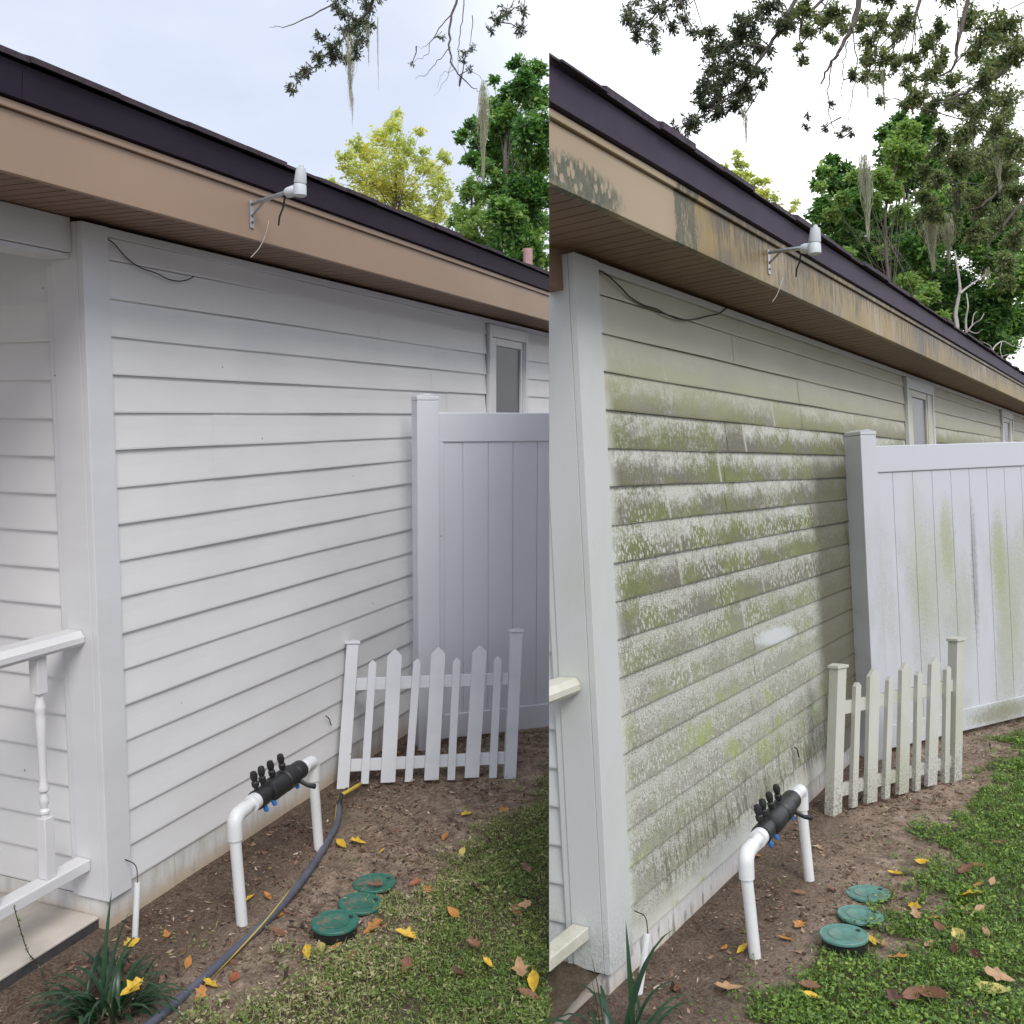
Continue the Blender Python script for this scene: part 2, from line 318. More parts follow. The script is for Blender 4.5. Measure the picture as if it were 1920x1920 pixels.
def fascia(name, col, grime):
    m, t, b = newmat(name); v = ocoord(t); X, Y, Z = sep(t, v)[:3]
    n = noise(t, v, 2.0, 4); c = ramp(t, n, [(.3, tuple(q*.9 for q in col)), (.7, col)])
    if grime:
        st = noise(t, v, 22, 6, .7, sc3=(1, 1, .13)); patch = noise(t, v, 1.5, 3, .5, loc=(4, 0, 0)); fine = noise(t, v, 75, 3, .7, sc3=(1, 1, .5))
        on = mrange(t, X, -.1, .3)
        k = mth(t, 'MULTIPLY', mrange(t, mth(t, 'ADD', mth(t, 'MULTIPLY', st, .8), mth(t, 'MULTIPLY', patch, .75)), .60, .86), on)
        c = mixc(t, mth(t, 'MULTIPLY', k, .8), c, ramp(t, patch, [(.35, (.17, .13, .04)), (.65, (.06, .045, .025))]))
        yl = mth(t, 'MULTIPLY', mrange(t, mth(t, 'ADD', noise(t, v, 2.6, 4, .6, loc=(7, 0, 3)), mth(t, 'MULTIPLY', st, .25)), .42, .75), on)
        c = mixc(t, mth(t, 'MULTIPLY', yl, .85), c, (.30, .20, .035))
        # green growth with pale rings at the near end, and a green streak further on
        mpv = N(t, 'ShaderNodeMapping'); mpv.inputs['Scale'].default_value = (34, 34, 24); t.links.new(v, mpv.inputs[0])
        vo = N(t, 'ShaderNodeTexVoronoi'); vo.inputs['Scale'].default_value = 1; t.links.new(mpv.outputs[0], vo.inputs['Vector'])
        gx = mth(t, 'ADD', mth(t, 'MULTIPLY', mth(t, 'ADD', X, .60), 1.0/.20), 0.0); gz = mth(t, 'MULTIPLY', mth(t, 'SUBTRACT', Z, 2.305), 1.0/.055)
        g = mth(t, 'ADD', mth(t, 'MULTIPLY', gx, gx), mth(t, 'MULTIPLY', gz, gz)); g = mth(t, 'ADD', g, mth(t, 'MULTIPLY', mth(t, 'SUBTRACT', fine, .5), 1.8))
        c = mixc(t, mth(t, 'MULTIPLY', mrange(t, g, 1.9, .5), mth(t, 'MULTIPLY', mrange(t, mth(t, 'ADD', vo.outputs[0], mth(t, 'MULTIPLY', mth(t, 'SUBTRACT', fine, .5), .9)), .24, .36), .92)), c, ramp(t, fine, [(.35, (.025, .032, .012)), (.5, (.06, .07, .03)), (.68, (.14, .15, .075))]))
        sx = mth(t, 'MULTIPLY', mth(t, 'ADD', X, -.08), 1.0/.085); g2 = mth(t, 'ADD', mth(t, 'MULTIPLY', sx, sx), mth(t, 'MULTIPLY', mth(t, 'SUBTRACT', fine, .5), 2.4))
        g2 = mth(t, 'ADD', g2, mth(t, 'MULTIPLY', mth(t, 'SUBTRACT', st, .5), 4.5))
        edg = mth(t, 'ABSOLUTE', mth(t, 'SUBTRACT', mth(t, 'ABSOLUTE', sx), .75)); g2 = mth(t, 'SUBTRACT', g2, mth(t, 'MULTIPLY', mrange(t, edg, .35, .0), .9))
        g2 = mth(t, 'ADD', g2, mth(t, 'MULTIPLY', mth(t, 'SUBTRACT', noise(t, v, 30, 6, .8, sc3=(1, 1, .35)), .5), 7.0))
        c = mixc(t, mth(t, 'MULTIPLY', mrange(t, g2, 1.3, .2), .9), c, ramp(t, fine, [(.35, (.02, .022, .008)), (.62, (.075, .08, .022))]))
        blk = mth(t, 'MULTIPLY', mrange(t, mth(t, 'ADD', noise(t, v, 34, 6, .8, sc3=(1, 1, .16), loc=(2, 0, 1)), mth(t, 'ADD', mth(t, 'MULTIPLY', mth(t, 'SUBTRACT', Z, 2.35), 1.1), mth(t, 'MULTIPLY', patch, .28))), .62, .76), mrange(t, X, .15, .4))
        c = mixc(t, mth(t, 'MULTIPLY', blk, .8), c, (.04, .03, .018))
    t.links.new(c, b.inputs['Base Color']); b.inputs['Roughness'].default_value = .5
    return m
MAT['A']['fascia'] = fascia('tan_fascia', (.37, .255, .175), False); MAT['B']['fascia'] = fascia('stained_fascia', (.37, .285, .175), True)
MAT['A']['drip'] = plain('dark_plum_metal', (.020, .010, .024), .6, .1, 3, spec=.25); MAT['B']['drip'] = plain('faded_plum_metal', (.040, .024, .050), .6, .22, 6, spec=.3)
MAT['A']['shingle'] = plain('dark_shingle', (.05, .035, .045), .95, .3, 40, .004); MAT['B']['shingle'] = plain('mossy_shingle', (.06, .045, .06), .95, .35, 40, .004)
MAT['A']['soffit'] = plain('brown_soffit', (.24, .15, .10), .6, .1, 5); MAT['B']['soffit'] = plain('brown_vented_soffit', (.22, .14, .085), .6, .12, 5)
def foundation(name, dirty):
    m, t, b = newmat(name); v = ocoord(t); X, Y, Z = sep(t, v)[:3]
    st = noise(t, v, 16, 5, .7, sc3=(1, 1, .2)); fine = noise(t, v, 60, 4, .7)
    c = ramp(t, st, [(.3, (.5, .48, .43)), (.65, (.72, .71, .70))])
    c = mixc(t, mth(t, 'MULTIPLY', mrange(t, mth(t, 'ADD', Z, mth(t, 'MULTIPLY', fine, .05)), -.02, -.11), .7), c, (.50, .36, .21))
    c = mixc(t, mth(t, 'MULTIPLY', mrange(t, st, .60-.06*dirty, .72-.06*dirty), .35+.45*dirty), c, (.15, .14, .1))
    t.links.new(c, b.inputs['Base Color']); b.inputs['Roughness'].default_value = .8; return m
MAT['A']['found'] = foundation('painted_foundation', 0); MAT['B']['found'] = foundation('stained_foundation', 1)
concrete = plain('porch_concrete', (.50, .46, .40), .88, .2, 5, .003)
darkside = plain('dark_concrete_edge', (.05, .047, .047), .9, .3, 25, .003)  # dark tone for the side of the porch floor
pvc = white('white_pvc', (.78, .79, .79), .4, .35); blackp = plain('black_plastic', (.018, .018, .019), .45, .2, 20)
bluep = plain('blue_plastic', (.03, .16, .5), .4); hosem = plain('blue_grey_hose', (.085, .09, .125), .4, .25, 12); yellowp = plain('yellow_stripe', (.55, .40, .05), .5)
steel = plain('galvanised_bracket', (.42, .44, .46), .4, .2, 60, 0, .6); sensorm = white('grey_white_plastic', (.62, .66, .68), .5)
wirem = plain('dark_wire', (.03, .028, .025), .6); wirel = plain('pale_wire', (.45, .43, .38), .6); pinkpvc = plain('pinkish_vent_pipe', (.5, .3, .29), .6)
panem = plain('grey_screen', (.11, .115, .125), .35, .1, 8); gapm = plain('rusty_gap', (.09, .04, .03), .9)
def lidmat(name, col, soil):
    m, t, b = newmat(name); v = ocoord(t)
    c = ramp(t, noise(t, v, 40, 4), [(.3, tuple(q*.8 for q in col)), (.7, tuple(q*1.15 for q in col))])
    c = mixc(t, mth(t, 'MULTIPLY', mrange(t, noise(t, v, 14, 5, .7, loc=(soil*5, 2, 1)), .53, .62), soil), c, (.2, .14, .10))
    t.links.new(c, b.inputs['Base Color']); b.inputs['Roughness'].default_value = .5
    bump(t, b, noise(t, v, 260, 2), .4, .001); return m
lidA = lidmat('green_valve_lid', (.025, .14, .10), .75); lidB = lidmat('faded_green_valve_lid', (.10, .24, .20), .3)
def leafmat(name, stops, trans=.35, rough=.5, spec=.5):
    m, t, b = newmat(name); a = N(t, 'ShaderNodeAttribute'); a.attribute_name = 'rnd'
    c = ramp(t, a.outputs['Fac'], stops); t.links.new(c, b.inputs['Base Color']); b.inputs['Roughness'].default_value = rough
    b.inputs['Specular IOR Level'].default_value = spec
    tr = N(t, 'ShaderNodeBsdfTranslucent'); mx_ = N(t, 'ShaderNodeMixShader'); mx_.inputs[0].default_value = trans
    t.links.new(mixc(t, 1.0, c, (1.5, 1.5, .9), 'MULTIPLY'), tr.inputs[0]); t.links.new(b.outputs[0], mx_.inputs[1]); t.links.new(tr.outputs[0], mx_.inputs[2])
    t.links.new(mx_.outputs[0], t.nodes['Material Output'].inputs[0]); return m
bark = plain('grey_brown_bark', (.12, .10, .085), .9, .3, 30, .004); palebark = plain('dead_pale_wood', (.42, .39, .35), .85, .2, 30)
LEAF = dict(
    yellow=leafmat('yellow_green_leaf', [(0, (.34, .42, .15)), (.55, (.50, .55, .20)), (.85, (.62, .60, .20)), (1, (.70, .58, .14))], .5),
    green=leafmat('deep_green_leaf', [(0, (.02, .07, .02)), (.5, (.08, .20, .045)), (.85, (.22, .38, .10)), (1, (.38, .50, .16))], .42, .35),
    light=leafmat('light_green_leaf', [(0, (.12, .24, .06)), (1, (.34, .46, .14))], .45),
    oak=leafmat('dark_oak_leaf', [(0, (.04, .055, .035)), (.7, (.09, .115, .065)), (1, (.16, .19, .09))], .38, .35),
    olive=leafmat('olive_oak_leaf', [(0, (.06, .10, .05)), (.5, (.15, .20, .085)), (.93, (.30, .35, .15)), (1, (.40, .28, .12))], .42, .35),
    moss=leafmat('grey_green_moss', [(0, (.30, .31, .25)), (1, (.55, .54, .45))], .4, .9),
    grassA=leafmat('dull_grass', [(0, (.06, .11, .02)), (.38, (.14, .22, .04)), (.66, (.25, .31, .09)), (.8, (.38, .35, .18)), (1, (.50, .44, .28))], .25),
    grassB=leafmat('lush_ground_cover', [(0, (.045, .10, .018)), (.35, (.10, .19, .03)), (.8, (.24, .37, .06)), (.93, (.38, .47, .12)), (1, (.36, .28, .12))], .28),
    strap=leafmat('dark_strap_leaf', [(0, (.012, .04, .018)), (1, (.03, .08, .03))], .15, .35),
    litter=leafmat('leaf_litter_flakes', [(0, (.025, .015, .01)), (.4, (.09, .05, .032)), (.7, (.24, .13, .08)), (.93, (.38, .28, .20)), (1, (.58, .48, .37))], .05, .8))
def soil(name, P):
    m, t, b = newmat(name); v = ocoord(t)
    n1 = noise(t, v, 2.2, 5, .6); n2 = noise(t, v, 16, 6, .7); n3 = noise(t, v, 90, 4, .75); n4 = noise(t, v, 300, 2, .8)
    c = ramp(t, mth(t, 'ADD', mth(t, 'MULTIPLY', n2, .55), mth(t, 'MULTIPLY', n3, .45)), [(.34, (.07, .048, .034)), (.47, (.19, .14, .103)), (.58, (.34, .265, .20)), (.7, (.49, .39, .305))])
    c = mixc(t, mth(t, 'MULTIPLY', mrange(t, n1, .5, .68), .5), c, (.42, .32, .25))
    c = mixc(t, mth(t, 'MULTIPLY', mrange(t, n4, .6, .7), .5), c, (.035, .024, .016))
    Xs, Ys, Zs = sep(t, v)[:3]                 # damp dark mulchy soil along the wall
    dk = mrange(t, mth(t, 'ADD', mth(t, 'ADD', Ys, mth(t, 'MULTIPLY', Xs, -.10)), mth(t, 'MULTIPLY', mth(t, 'SUBTRACT', n2, .5), .8)), -.52, -.28)
    c = mixc(t, mth(t, 'MULTIPLY', dk, .72), c, ramp(t, n3, [(.38, (.03, .02, .014)), (.6, (.12, .085, .06))]))
    at = N(t, 'ShaderNodeAttribute'); at.attribute_name = 'turf'
    c = mixc(t, mth(t, 'MULTIPLY', at.outputs['Fac'], .72), c, (.035, .028, .014))  # shade under the lawn painted into the soil colour, with dark humus
    t.links.new(c, b.inputs['Base Color']); b.inputs['Roughness'].default_value = .95; b.inputs['Specular IOR Level'].default_value = .2
    bump(t, b, mth(t, 'ADD', n3, mth(t, 'MULTIPLY', n4, .5)), .9, .006); return m
soilm = soil('sandy_soil', 'A')

# ---------------------------------------------------------------- geometry of the two places
G = {'A': dict(Xw=3.285, Xw1=4.002, Xp0=3.421, Xp1=3.885, Xc=-.112, zg=-.134, Xe=7.6, depth=4.2, X0=-3.6),
     'B': dict(Xw=4.605, Xw1=5.604, Xp0=4.81, Xp1=5.337, Xc=-.160, zg=-.096, Xe=14.0, depth=.45, X0=-1.6)}
def smooth1(x, a, b):
    t_ = np.clip((x-a)/(b-a), 0, 1); return t_*t_*(3-2*t_)
def vnoise(x, y, sc_, seed=0):
    r_ = np.random.default_rng(seed); T = r_.random((64, 64)); x = np.asarray(x)*sc_; y = np.asarray(y)*sc_
    xi = np.floor(x).astype(int); yi = np.floor(y).astype(int); fx = x-xi; fy = y-yi; fx = fx*fx*(3-2*fx); fy = fy*fy*(3-2*fy)
    g = lambda a, b: T[a % 64, b % 64]
    return (g(xi, yi)*(1-fx)+g(xi+1, yi)*fx)*(1-fy)+(g(xi, yi+1)*(1-fx)+g(xi+1, yi+1)*fx)*fy
def gz(P, x, y):                                # ground height
    x = np.asarray(x, float); y = np.asarray(y, float); s0 = 3 if P == 'A' else 23
    near = smooth1(np.hypot(x-1, y+.8), 14, 3)
    h = (vnoise(x, y, 3, s0)-.5)*.02 + (vnoise(x, y, 9, s0+1)-.5)*.012 + (vnoise(x, y, 26, s0+2)-.5)*.012 + (vnoise(x, y, 60, s0+3)-.5)*.006
    return G[P]['zg'] + .002 + h*near*smooth1(-y, -.02, .1)
def gmask(P, x, y):                             # 1 = grass, 0 = bare soil
    x = np.asarray(x, float); y = np.asarray(y, float)
    if P == 'A': b = np.interp(x, [-.6, -.25, .1, .65, 1.2, 1.7, 2.6], [-.66, -.67, -.80, -.82, -.88, -.93, -.95])
    else: b = np.interp(x, [-.3, 0, .4, .9, 1.25, 1.9, 2.6, 3.4, 6], [-.44, -.46, -.60, -.66, -.70, -.62, -.70, -.74, -.8])
    n = (vnoise(x, y, 5, 31)-.5)*.26 + (vnoise(x, y, 17, 32)-.5)*.22 + (vnoise(x, y, 45, 33)-.5)*.12
    return smooth1(b - y + n, -.05, .10 if P == 'B' else .22)

def turf(o, P):                                 # lawn mask per vertex, for painted leaf shade and dark humus
    n = len(o.data.vertices); co = np.empty(n*3); o.data.vertices.foreach_get('co', co); co = co.reshape(-1, 3)
    at = o.data.attributes.new('turf', 'FLOAT', 'POINT'); at.data.foreach_set('value', gmask(P, co[:,0], co[:,1]).astype(np.float32))
def lin(a, b, d): return list(np.arange(a, b, d))
def ground(P):
    global CUR; CUR = P
    if P == 'A': xs = [-90,-40,-20,-10,-5,-3,-2,-1.3]+lin(-.9, 3.2, .018)+[3.3,3.6,4.2,5,7,10,16,30,60,110]; ys = [-60,-30,-15,-8,-5,-3.5,-2.6]+lin(-2.1, .1, .018)+[.2,.6,2,5,10,20,45,100]
    else: xs = [-40,-15,-8,-4,-2,-1]+lin(-.6, 4.6, .02)+[4.7,5,6,8,11,15,25,45]; ys = [-40,-20,-10,-6,-4,-3,-2.4]+lin(-1.9, .06, .02)
    X, Y = np.meshgrid(xs, ys); Z = gz(P, X, Y); n, m = X.shape
    idx = np.arange(n*m).reshape(n, m); q = np.stack([idx[:-1,:-1], idx[:-1,1:], idx[1:,1:], idx[1:,:-1]], -1).reshape(-1, 4)
    V = np.stack([X, Y, Z], -1).reshape(-1, 3)
    mb = MB().arr(V, q)
    if P == 'B':
        o = solo('ground', mb, soilm, kind='structure', clip='force', smooth=True); turf(o, 'B'); return o
    # the clean yard's ground: everything except the part of the other yard in front of its wall
    me_b = MB().arr(V, q)
    o = solo('ground', me_b, soilm, kind='structure', smooth=True)
    bm = bmesh.new(); bm.from_mesh(o.data); co, no = Vector(CAM['A']), Vector(NRM)
    bmesh.ops.bisect_plane(bm, geom=bm.verts[:]+bm.edges[:]+bm.faces[:], plane_co=co, plane_no=no)
    MB_ = FRAME['B']; wn = (MB_.to_3x3() @ Vector((0, 1, 0))).normalized(); wc = MB_ @ Vector((0, .02, 0))
    right = [f for f in bm.faces if (f.calc_center_median()-co).dot(no) > 0]
    ge = list({v for f in right for v in f.verts})+list({e for f in right for e in f.edges})+right
    bmesh.ops.bisect_plane(bm, geom=ge, plane_co=wc, plane_no=wn)
    kill = [f for f in bm.faces if (f.calc_center_median()-co).dot(no) > 0 and (f.calc_center_median()-wc).dot(wn) < 0]
    bmesh.ops.delete(bm, geom=kill, context='FACES'); bm.to_mesh(o.data); bm.free()
    o.data.polygons.foreach_set('use_smooth', [True]*len(o.data.polygons)); turf(o, 'A')
    return o

def leaves(c, d, w_, l, wd, bend=.0):           # one folded leaf (quad) per row
    c, d, w_ = np.asarray(c), np.asarray(d), np.asarray(w_); l = np.asarray(l)[:,None]; wd = np.asarray(wd)[:,None]
    nrm = np.cross(d, w_); mid = c + d*l*.5 + nrm*l*bend
    V = np.stack([c, mid - w_*wd*.5, c + d*l, mid + w_*wd*.5], 1).reshape(-1, 3)
    k = len(c); q = (np.arange(k)[:,None]*4 + np.arange(4)[None]); return V, q
def unit(n): v = rng.normal(size=(n, 3)); return v/np.linalg.norm(v, axis=1, keepdims=True)
def perp(d):
    r_ = rng.normal(size=d.shape); r_ -= d*(r_*d).sum(1, keepdims=True); return r_/np.linalg.norm(r_, axis=1, keepdims=True)

def in_view(P, pts, margin=260):
    c = CAM[P]; q = (pts-c) @ RM[P]; ok = q[:,1] > .3; x = HALF+F*q[:,0]/np.maximum(q[:,1], .1); y = HALF-F*q[:,2]/np.maximum(q[:,1], .1)
    lo, hi = (-margin, 1029) if P == 'A' else (1030, 1920+margin)
    return ok & (x > lo) & (x < hi) & (y < 1920+margin) & (y > 0)
def scatter(P, n, x0, x1, y0, y1, dens, margin=260):
    x = rng.uniform(x0, x1, n); y = rng.uniform(y0, y1, n); k = rng.random(n) < dens(x, y); x, y = x[k], y[k]
    p = np.stack([x, y, gz(P, x, y)], 1); return p[in_view(P, p, margin)]
def grass(P):
    global CUR; CUR = P
    sparse = .03
    x1, n = (3.4, 430000) if P == 'A' else (6.0, 600000)
    base = scatter(P, n, -.9, x1, -2.6, -.12, lambda x, y: gmask(P, x, y)*np.clip(.30+1.4*vnoise(x, y, 7, 5)*vnoise(x, y, 19, 6)**.5, 0, 1)+sparse*(vnoise(x, y, 11, 9) > .72))
    n_ = len(base); d = unit(n_); bl_ = rng.random(n_) < (.34 if P == 'A' else .26)      # some upright blades among flat leaflets
    d[:,2] = np.where(bl_, np.abs(d[:,2])*.9+.5, np.abs(d[:,2])*.35+.05); d /= np.linalg.norm(d, axis=1, keepdims=True)
    wv = np.cross(d, np.tile([0, 0, 1.0], (n_, 1)))+rng.normal(size=(n_, 3))*.35; wv -= d*(wv*d).sum(1, keepdims=True); wv /= np.linalg.norm(wv, axis=1, keepdims=True)
    l = rng.uniform(.005, .018, n_)*(1+.4*(vnoise(base[:,0], base[:,1], 5, 15)-.4)); wd = l*rng.uniform(.45, .85, n_)
    l = np.where(bl_, rng.uniform(.02, .045, n_), l); wd = np.where(bl_, .0035, wd)
    if P == 'A': wd *= .75
    cl_ = vnoise(base[:,0], base[:,1], 14, 16)*.6+vnoise(base[:,0], base[:,1], 34, 18)*.4; base[:,2] += rng.uniform(.002, .034, n_)*np.where(bl_, .2, 1)*(.25+1.25*cl_)
    V, q = leaves(base, d, wv, l, wd, .12); mb = MB().arr(V, q)
    r_ = np.clip(rng.random(len(q))*.85+(cl_-.5)*.35, 0, 1)
    if P == 'A':   # straw-coloured fringe towards the bare soil
        m_ = gmask(P, base[:,0], base[:,1]); r_ = np.clip(r_*.9 + (1-smooth1(base[:,1]*-1, .85, 1.25))*.42*rng.random(len(r_))**.6*(vnoise(base[:,0], base[:,1], 4, 77)*.9+.5), 0, 1)
    mb.att = r_
    solo('grass', mb, LEAF['grass'+P], None, None, None, 'stuff', loc=(1, -1.4, G[P]['zg']), rnd=True)['label'] = \
        'dull green lawn with straw coloured fringe beside bare soil' if P == 'A' else 'lush low green ground cover beside bare soil'
    # dry flakes, needles and crumbs lying on the soil
    n = 60000 if P == 'A' else 62000
    b = scatter(P, n, -.7, x1, -2.2, -.03, lambda x, y: np.clip((1.08-gmask(P, x, y)*.7)*np.clip(vnoise(x, y, 6, 41)*1.5-.15, .06, 1), 0, 1), 120)
    d = unit(len(b)); d[:,2] *= .22; d /= np.linalg.norm(d, axis=1, keepdims=True)
    wv = np.cross(d, np.tile([0, 0, 1.0], (len(b), 1))); wv += rng.normal(size=wv.shape)*.3; wv /= np.linalg.norm(wv, axis=1, keepdims=True)
    l = rng.uniform(.005, .026, len(b))*np.where(rng.random(len(b)) < .08, 1.9, 1); wd = l*rng.choice([.1, .3, .55], len(b), p=[.42, .33, .25]); b[:,2] += rng.uniform(.001, .006, len(b))
    V, q = leaves(b, d, wv, l, wd, .1); mb = MB().arr(V, q)
    k2 = 700 if P == 'A' else 2200                      # larger broken bits of brown leaf
    b = scatter(P, k2, -.5, x1, -1.6, -.04, lambda x, y: np.clip((1.02-gmask(P, x, y)*.75)*vnoise(x, y, 4, 43)**2*2, 0, 1), 120)
    d = unit(len(b)); d[:,2] *= .3; d /= np.linalg.norm(d, axis=1, keepdims=True); wv = np.cross(d, np.tile([0, 0, 1.0], (len(b), 1)))+rng.normal(size=(len(b), 3))*.35; wv /= np.linalg.norm(wv, axis=1, keepdims=True)
    l = rng.uniform(.018, .04, len(b)); b[:,2] += rng.uniform(.003, .01, len(b)); V, q = leaves(b, d, wv, l, l*rng.uniform(.4, .7, len(b)), .2); n0 = len(mb.f); mb.arr(V, q); mb.att = np.concatenate([rng.random(n0), rng.uniform(.3, .85, len(q))])
    solo('leaf_litter', mb, LEAF['litter'], None, None, None, 'stuff', loc=(1, -.5, G[P]['zg']), rnd=True)['label'] = 'small brown flakes and twigs littering the soil'

# ---------------------------------------------------------------- the house
def course_rows(mb, x0, x1, k, joints, seedv, Y0=0.0, top=None, thick=.0115):
    """one horizontal board from x0 to x1, in lengths that overlap at the joints"""
    js = [x0]+[j for j in joints if x0+.05 < j < x1-.05]+[x1]; z0 = k*S; z1 = (k+1)*S if top is None else top
    for i in range(len(js)-1):
        e = .0015*(i % 2); a, b = js[i], js[i+1] + (.02 if i < len(js)-2 else 0)
        n = max(1, int((b-a)/.25)); xs = np.linspace(a, b, n+1)
        prof = [(Y0, z0+.004), (Y0-thick-e, z0), (Y0-thick-e-.0005, z0+.006), (Y0-thick*.55-e, z0+.55*(z1-z0)), (Y0-.003-e, z1)]
        V = []
        for x in xs:
            wv = (math.sin(x*2.3+k*1.7+seedv)+math.sin(x*5.1+k))*.0008
            V += [(x, y-wv, z+wv) for y, z in prof]
        m = len(prof); mb.add(V, [(c*m+r, (c+1)*m+r, (c+1)*m+r+1, c*m+r+1) for c in range(n) for r in range(m-1)])
def house(P, label):
    global CUR; CUR = P
    g = G[P]; M = MAT[P]; X0, Xe, D, Xc, zg = g['X0'], g['Xe'], g['depth'], g['Xc'], g['zg']
    h = thing('house', label, 'house', (0, 0, 0)); K = dict(clip=True)
    # long wall
    rr = random.Random(5 if P == 'A' else 8); wins = [(g['Xw'], g['Xw1'])]+([(9.70, 10.7)] if P == 'B' else [])
    jn = {11: [.53], 10: [.27], 12: [.53], 9: [.27]} if P == 'A' else {12: [1.05], 11: [1.05], 10: [.25, 1.4], 13: [1.1], 8: [.95], 7: [1.7], 6: [1.3], 5: [1.3], 3: [1.5]}
    mb = MB()
    for k in range(17):
        js = jn.get(k, [])+[rr.uniform(1.2, 3.0), rr.uniform(3.6, 4.4)+(1.5 if P == 'B' else .6)]+[q+rr.uniform(-.5, .5) for q in (7.5, 11.2)]
        if k >= 8:
            a = 0.0
            for w0, w1 in wins: course_rows(mb, a, w0-.012, k, js, k); a = w1+.004
            course_rows(mb, a, Xe, k, js, k)
        else: course_rows(mb, 0, Xe, k, js, k)
    a = 0.0
    for w0, w1 in wins: course_rows(mb, a, w0-.012, 17, [], 3, top=2.232); a = w1+.004
    course_rows(mb, a, Xe, 17, [], 3, top=2.232)
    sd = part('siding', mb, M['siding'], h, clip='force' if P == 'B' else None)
    if P == 'B': sd['label'] = 'clapboard siding mottled with green and brown mildew'
    part('wall', MB().box(Xc+.06, Xe, .004, D, zg-.2, 2.26), MAT['A']['trim'], h, **K)  # mildewed house: unseen back made clean white, bouncing light into the other yard
    part('frieze_trim', MB().box(0, Xe, -.019, .004, 2.2335, 2.262), M['trim'], h, bevel=.003, **K)
    # corner board, both faces
    cb = MB().box(Xc, .0, -.024, .000, -.022, 2.262).box(Xc, Xc+.02, .001, .112, -.022, 2.262)
    part('corner_board', cb, M['trim'], h, bevel=.002, **K)
    part('corner_strip', MB().box(Xc+.004, Xc+.03, .113, .138, -.024, 2.13), M['trim'], h, bevel=.004, **K)
    # end wall under the porch, faces -X
    mb = MB(); xp = Xc+.026; y1 = 3.0 if P == 'A' else .5
    for k in range(0, 16):
        z0, z1 = k*S-.02, (k+1)*S-.02
        pr = [(xp, z0+.003), (xp-.013, z0), (xp-.0135, z0+.006), (xp-.002, z1)]
        V = [(x, y, z) for y in (.139, y1) for x, z in pr]
        mb.add(V, [(r, r+1, 4+r+1, 4+r) for r in range(3)])
    part('porch_siding', mb, M['siding'] if P == 'A' else M['trim'], h, clip='force' if P == 'B' else None)
    part('porch_wall', MB().box(xp-.001, xp+.02, .113, y1, zg-.1, 2.26), M['trim'], h, **K)
    if P == 'A':
        part('base_band', MB().box(xp-.012, xp-.002, .001, y1, -.10, -.026), M['found'], h, bevel=.002)
        part('porch_beam', MB().box(X0, Xc-.001, .02, .12, 2.164, 2.275), M['trim'], h, bevel=.003)
        part('beam_trim', MB().box(X0, Xc-.002, .03, .135, 2.145, 2.162), M['trim'], h, bevel=.002)
        part('porch_ceiling', MB().box(X0, Xc, .12, 3.0, 2.262, 2.275), M['trim'], h)
    else:
        part('porch_beam', MB().box(X0, Xc-.001, .02, .12, 2.15, 2.275), MAT['B']['soffit'], h, clip=True)
    # foundation: short panels with joints
    mb = MB(); x = Xc+.02
    while x < Xe:
        wd = rr.uniform(.3, .5); mb.box(x, min(x+wd-.003, Xe), -.006+rr.uniform(-.001, .001), .003, zg-.12, .004); x += wd
    part('foundation', mb, M['found'], h, clip='force' if P == 'B' else None)
    part('corner_block', MB().box(Xc+.012, Xc+.0185, -.006, .1, zg-.12, -.022), M['found'], h, **K)
    # porch floor
    if P == 'A':
        sl_ = part('porch_floor', MB().box(X0, Xc+.01, .031, 3.0, -.099, -.088), concrete, h, bevel=.004)
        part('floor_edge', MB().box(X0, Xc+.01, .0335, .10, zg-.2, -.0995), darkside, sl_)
    else:
        part('porch_floor', MB().box(X0, Xc+.01, .02, .45, -.20, -.10), concrete, h, clip=True)
    # soffit planks, running out from the wall
    mb = MB(); x = max(X0, -3.2); pw = .1016 if P == 'A' else .135
    while x < Xe:
        mb.box(x, x+pw-.005, -.276, .02, 2.277, 2.283).box(x+pw*.49, x+pw*.51, -.276, .02, 2.2755, 2.2768); x += pw
    so_ = part('soffit', mb, M['soffit'], h, clip='force' if P == 'B' else None)
    part('soffit_backing', MB().box(X0, Xe, -.276, .3, 2.2845, 2.292), M['soffit'], h, **K)
    part('fascia', MB().box(X0, Xe, -.300, -.277, 2.272, 2.432), M['fascia'], h, bevel=.002, **K)
    part('fascia_trim', MB().box(X0, Xe, -.311, -.280, 2.4335, 2.456), M['fascia'], h, bevel=.003, **K)
    mb = MB(); x = X0
    while x < Xe:
        L = 3.0; n = 24; e = rr.uniform(0, .002)
        prof = [(-.300, 2.458), (-.322-e, 2.462), (-.326-e, 2.505), (-.330-e, 2.548), (-.29, 2.552), (-.285, 2.458)]
        mb.prism([(p[0], p[1]) for p in prof], (x, 0, 0), (0, 1, 0), (0, 0, 1), (1, 0, 0), min(L, Xe-x)+.004); x += L
    dr = part('roof_edge_metal', mb, M['drip'], h, **K)
    # roof: shingle courses with ragged front edge
    mb = MB(); sl = .333; x = X0; yb = -.345
    while x < Xe:
        wd = rr.uniform(.2, .34); dz = rr.choice([.003, .008, .013, .019]); xe = min(x+wd, Xe); yf = yb - rr.uniform(0, .014)
        mb.prism([(yf, 2.553), (yf, 2.5555+dz), (-.02, 2.5555+dz+.325*sl), (-.02, 2.553+.325*sl)], (x, 0, 0), (0, 1, 0), (0, 0, 1), (1, 0, 0), xe-x-.002); x += wd
    sh = part('shingle_edge', mb, M['shingle'], h, **K)
    D2 = D+.2
    mb = MB().prism([(-.02, 2.553+.3*sl), (-.02, 2.566+.325*sl), (D2, 2.566+(.345+D2)*sl), (D2, 2.553+(.3+D2)*sl)], (X0, 0, 0), (0, 1, 0), (0, 0, 1), (1, 0, 0), Xe-X0)
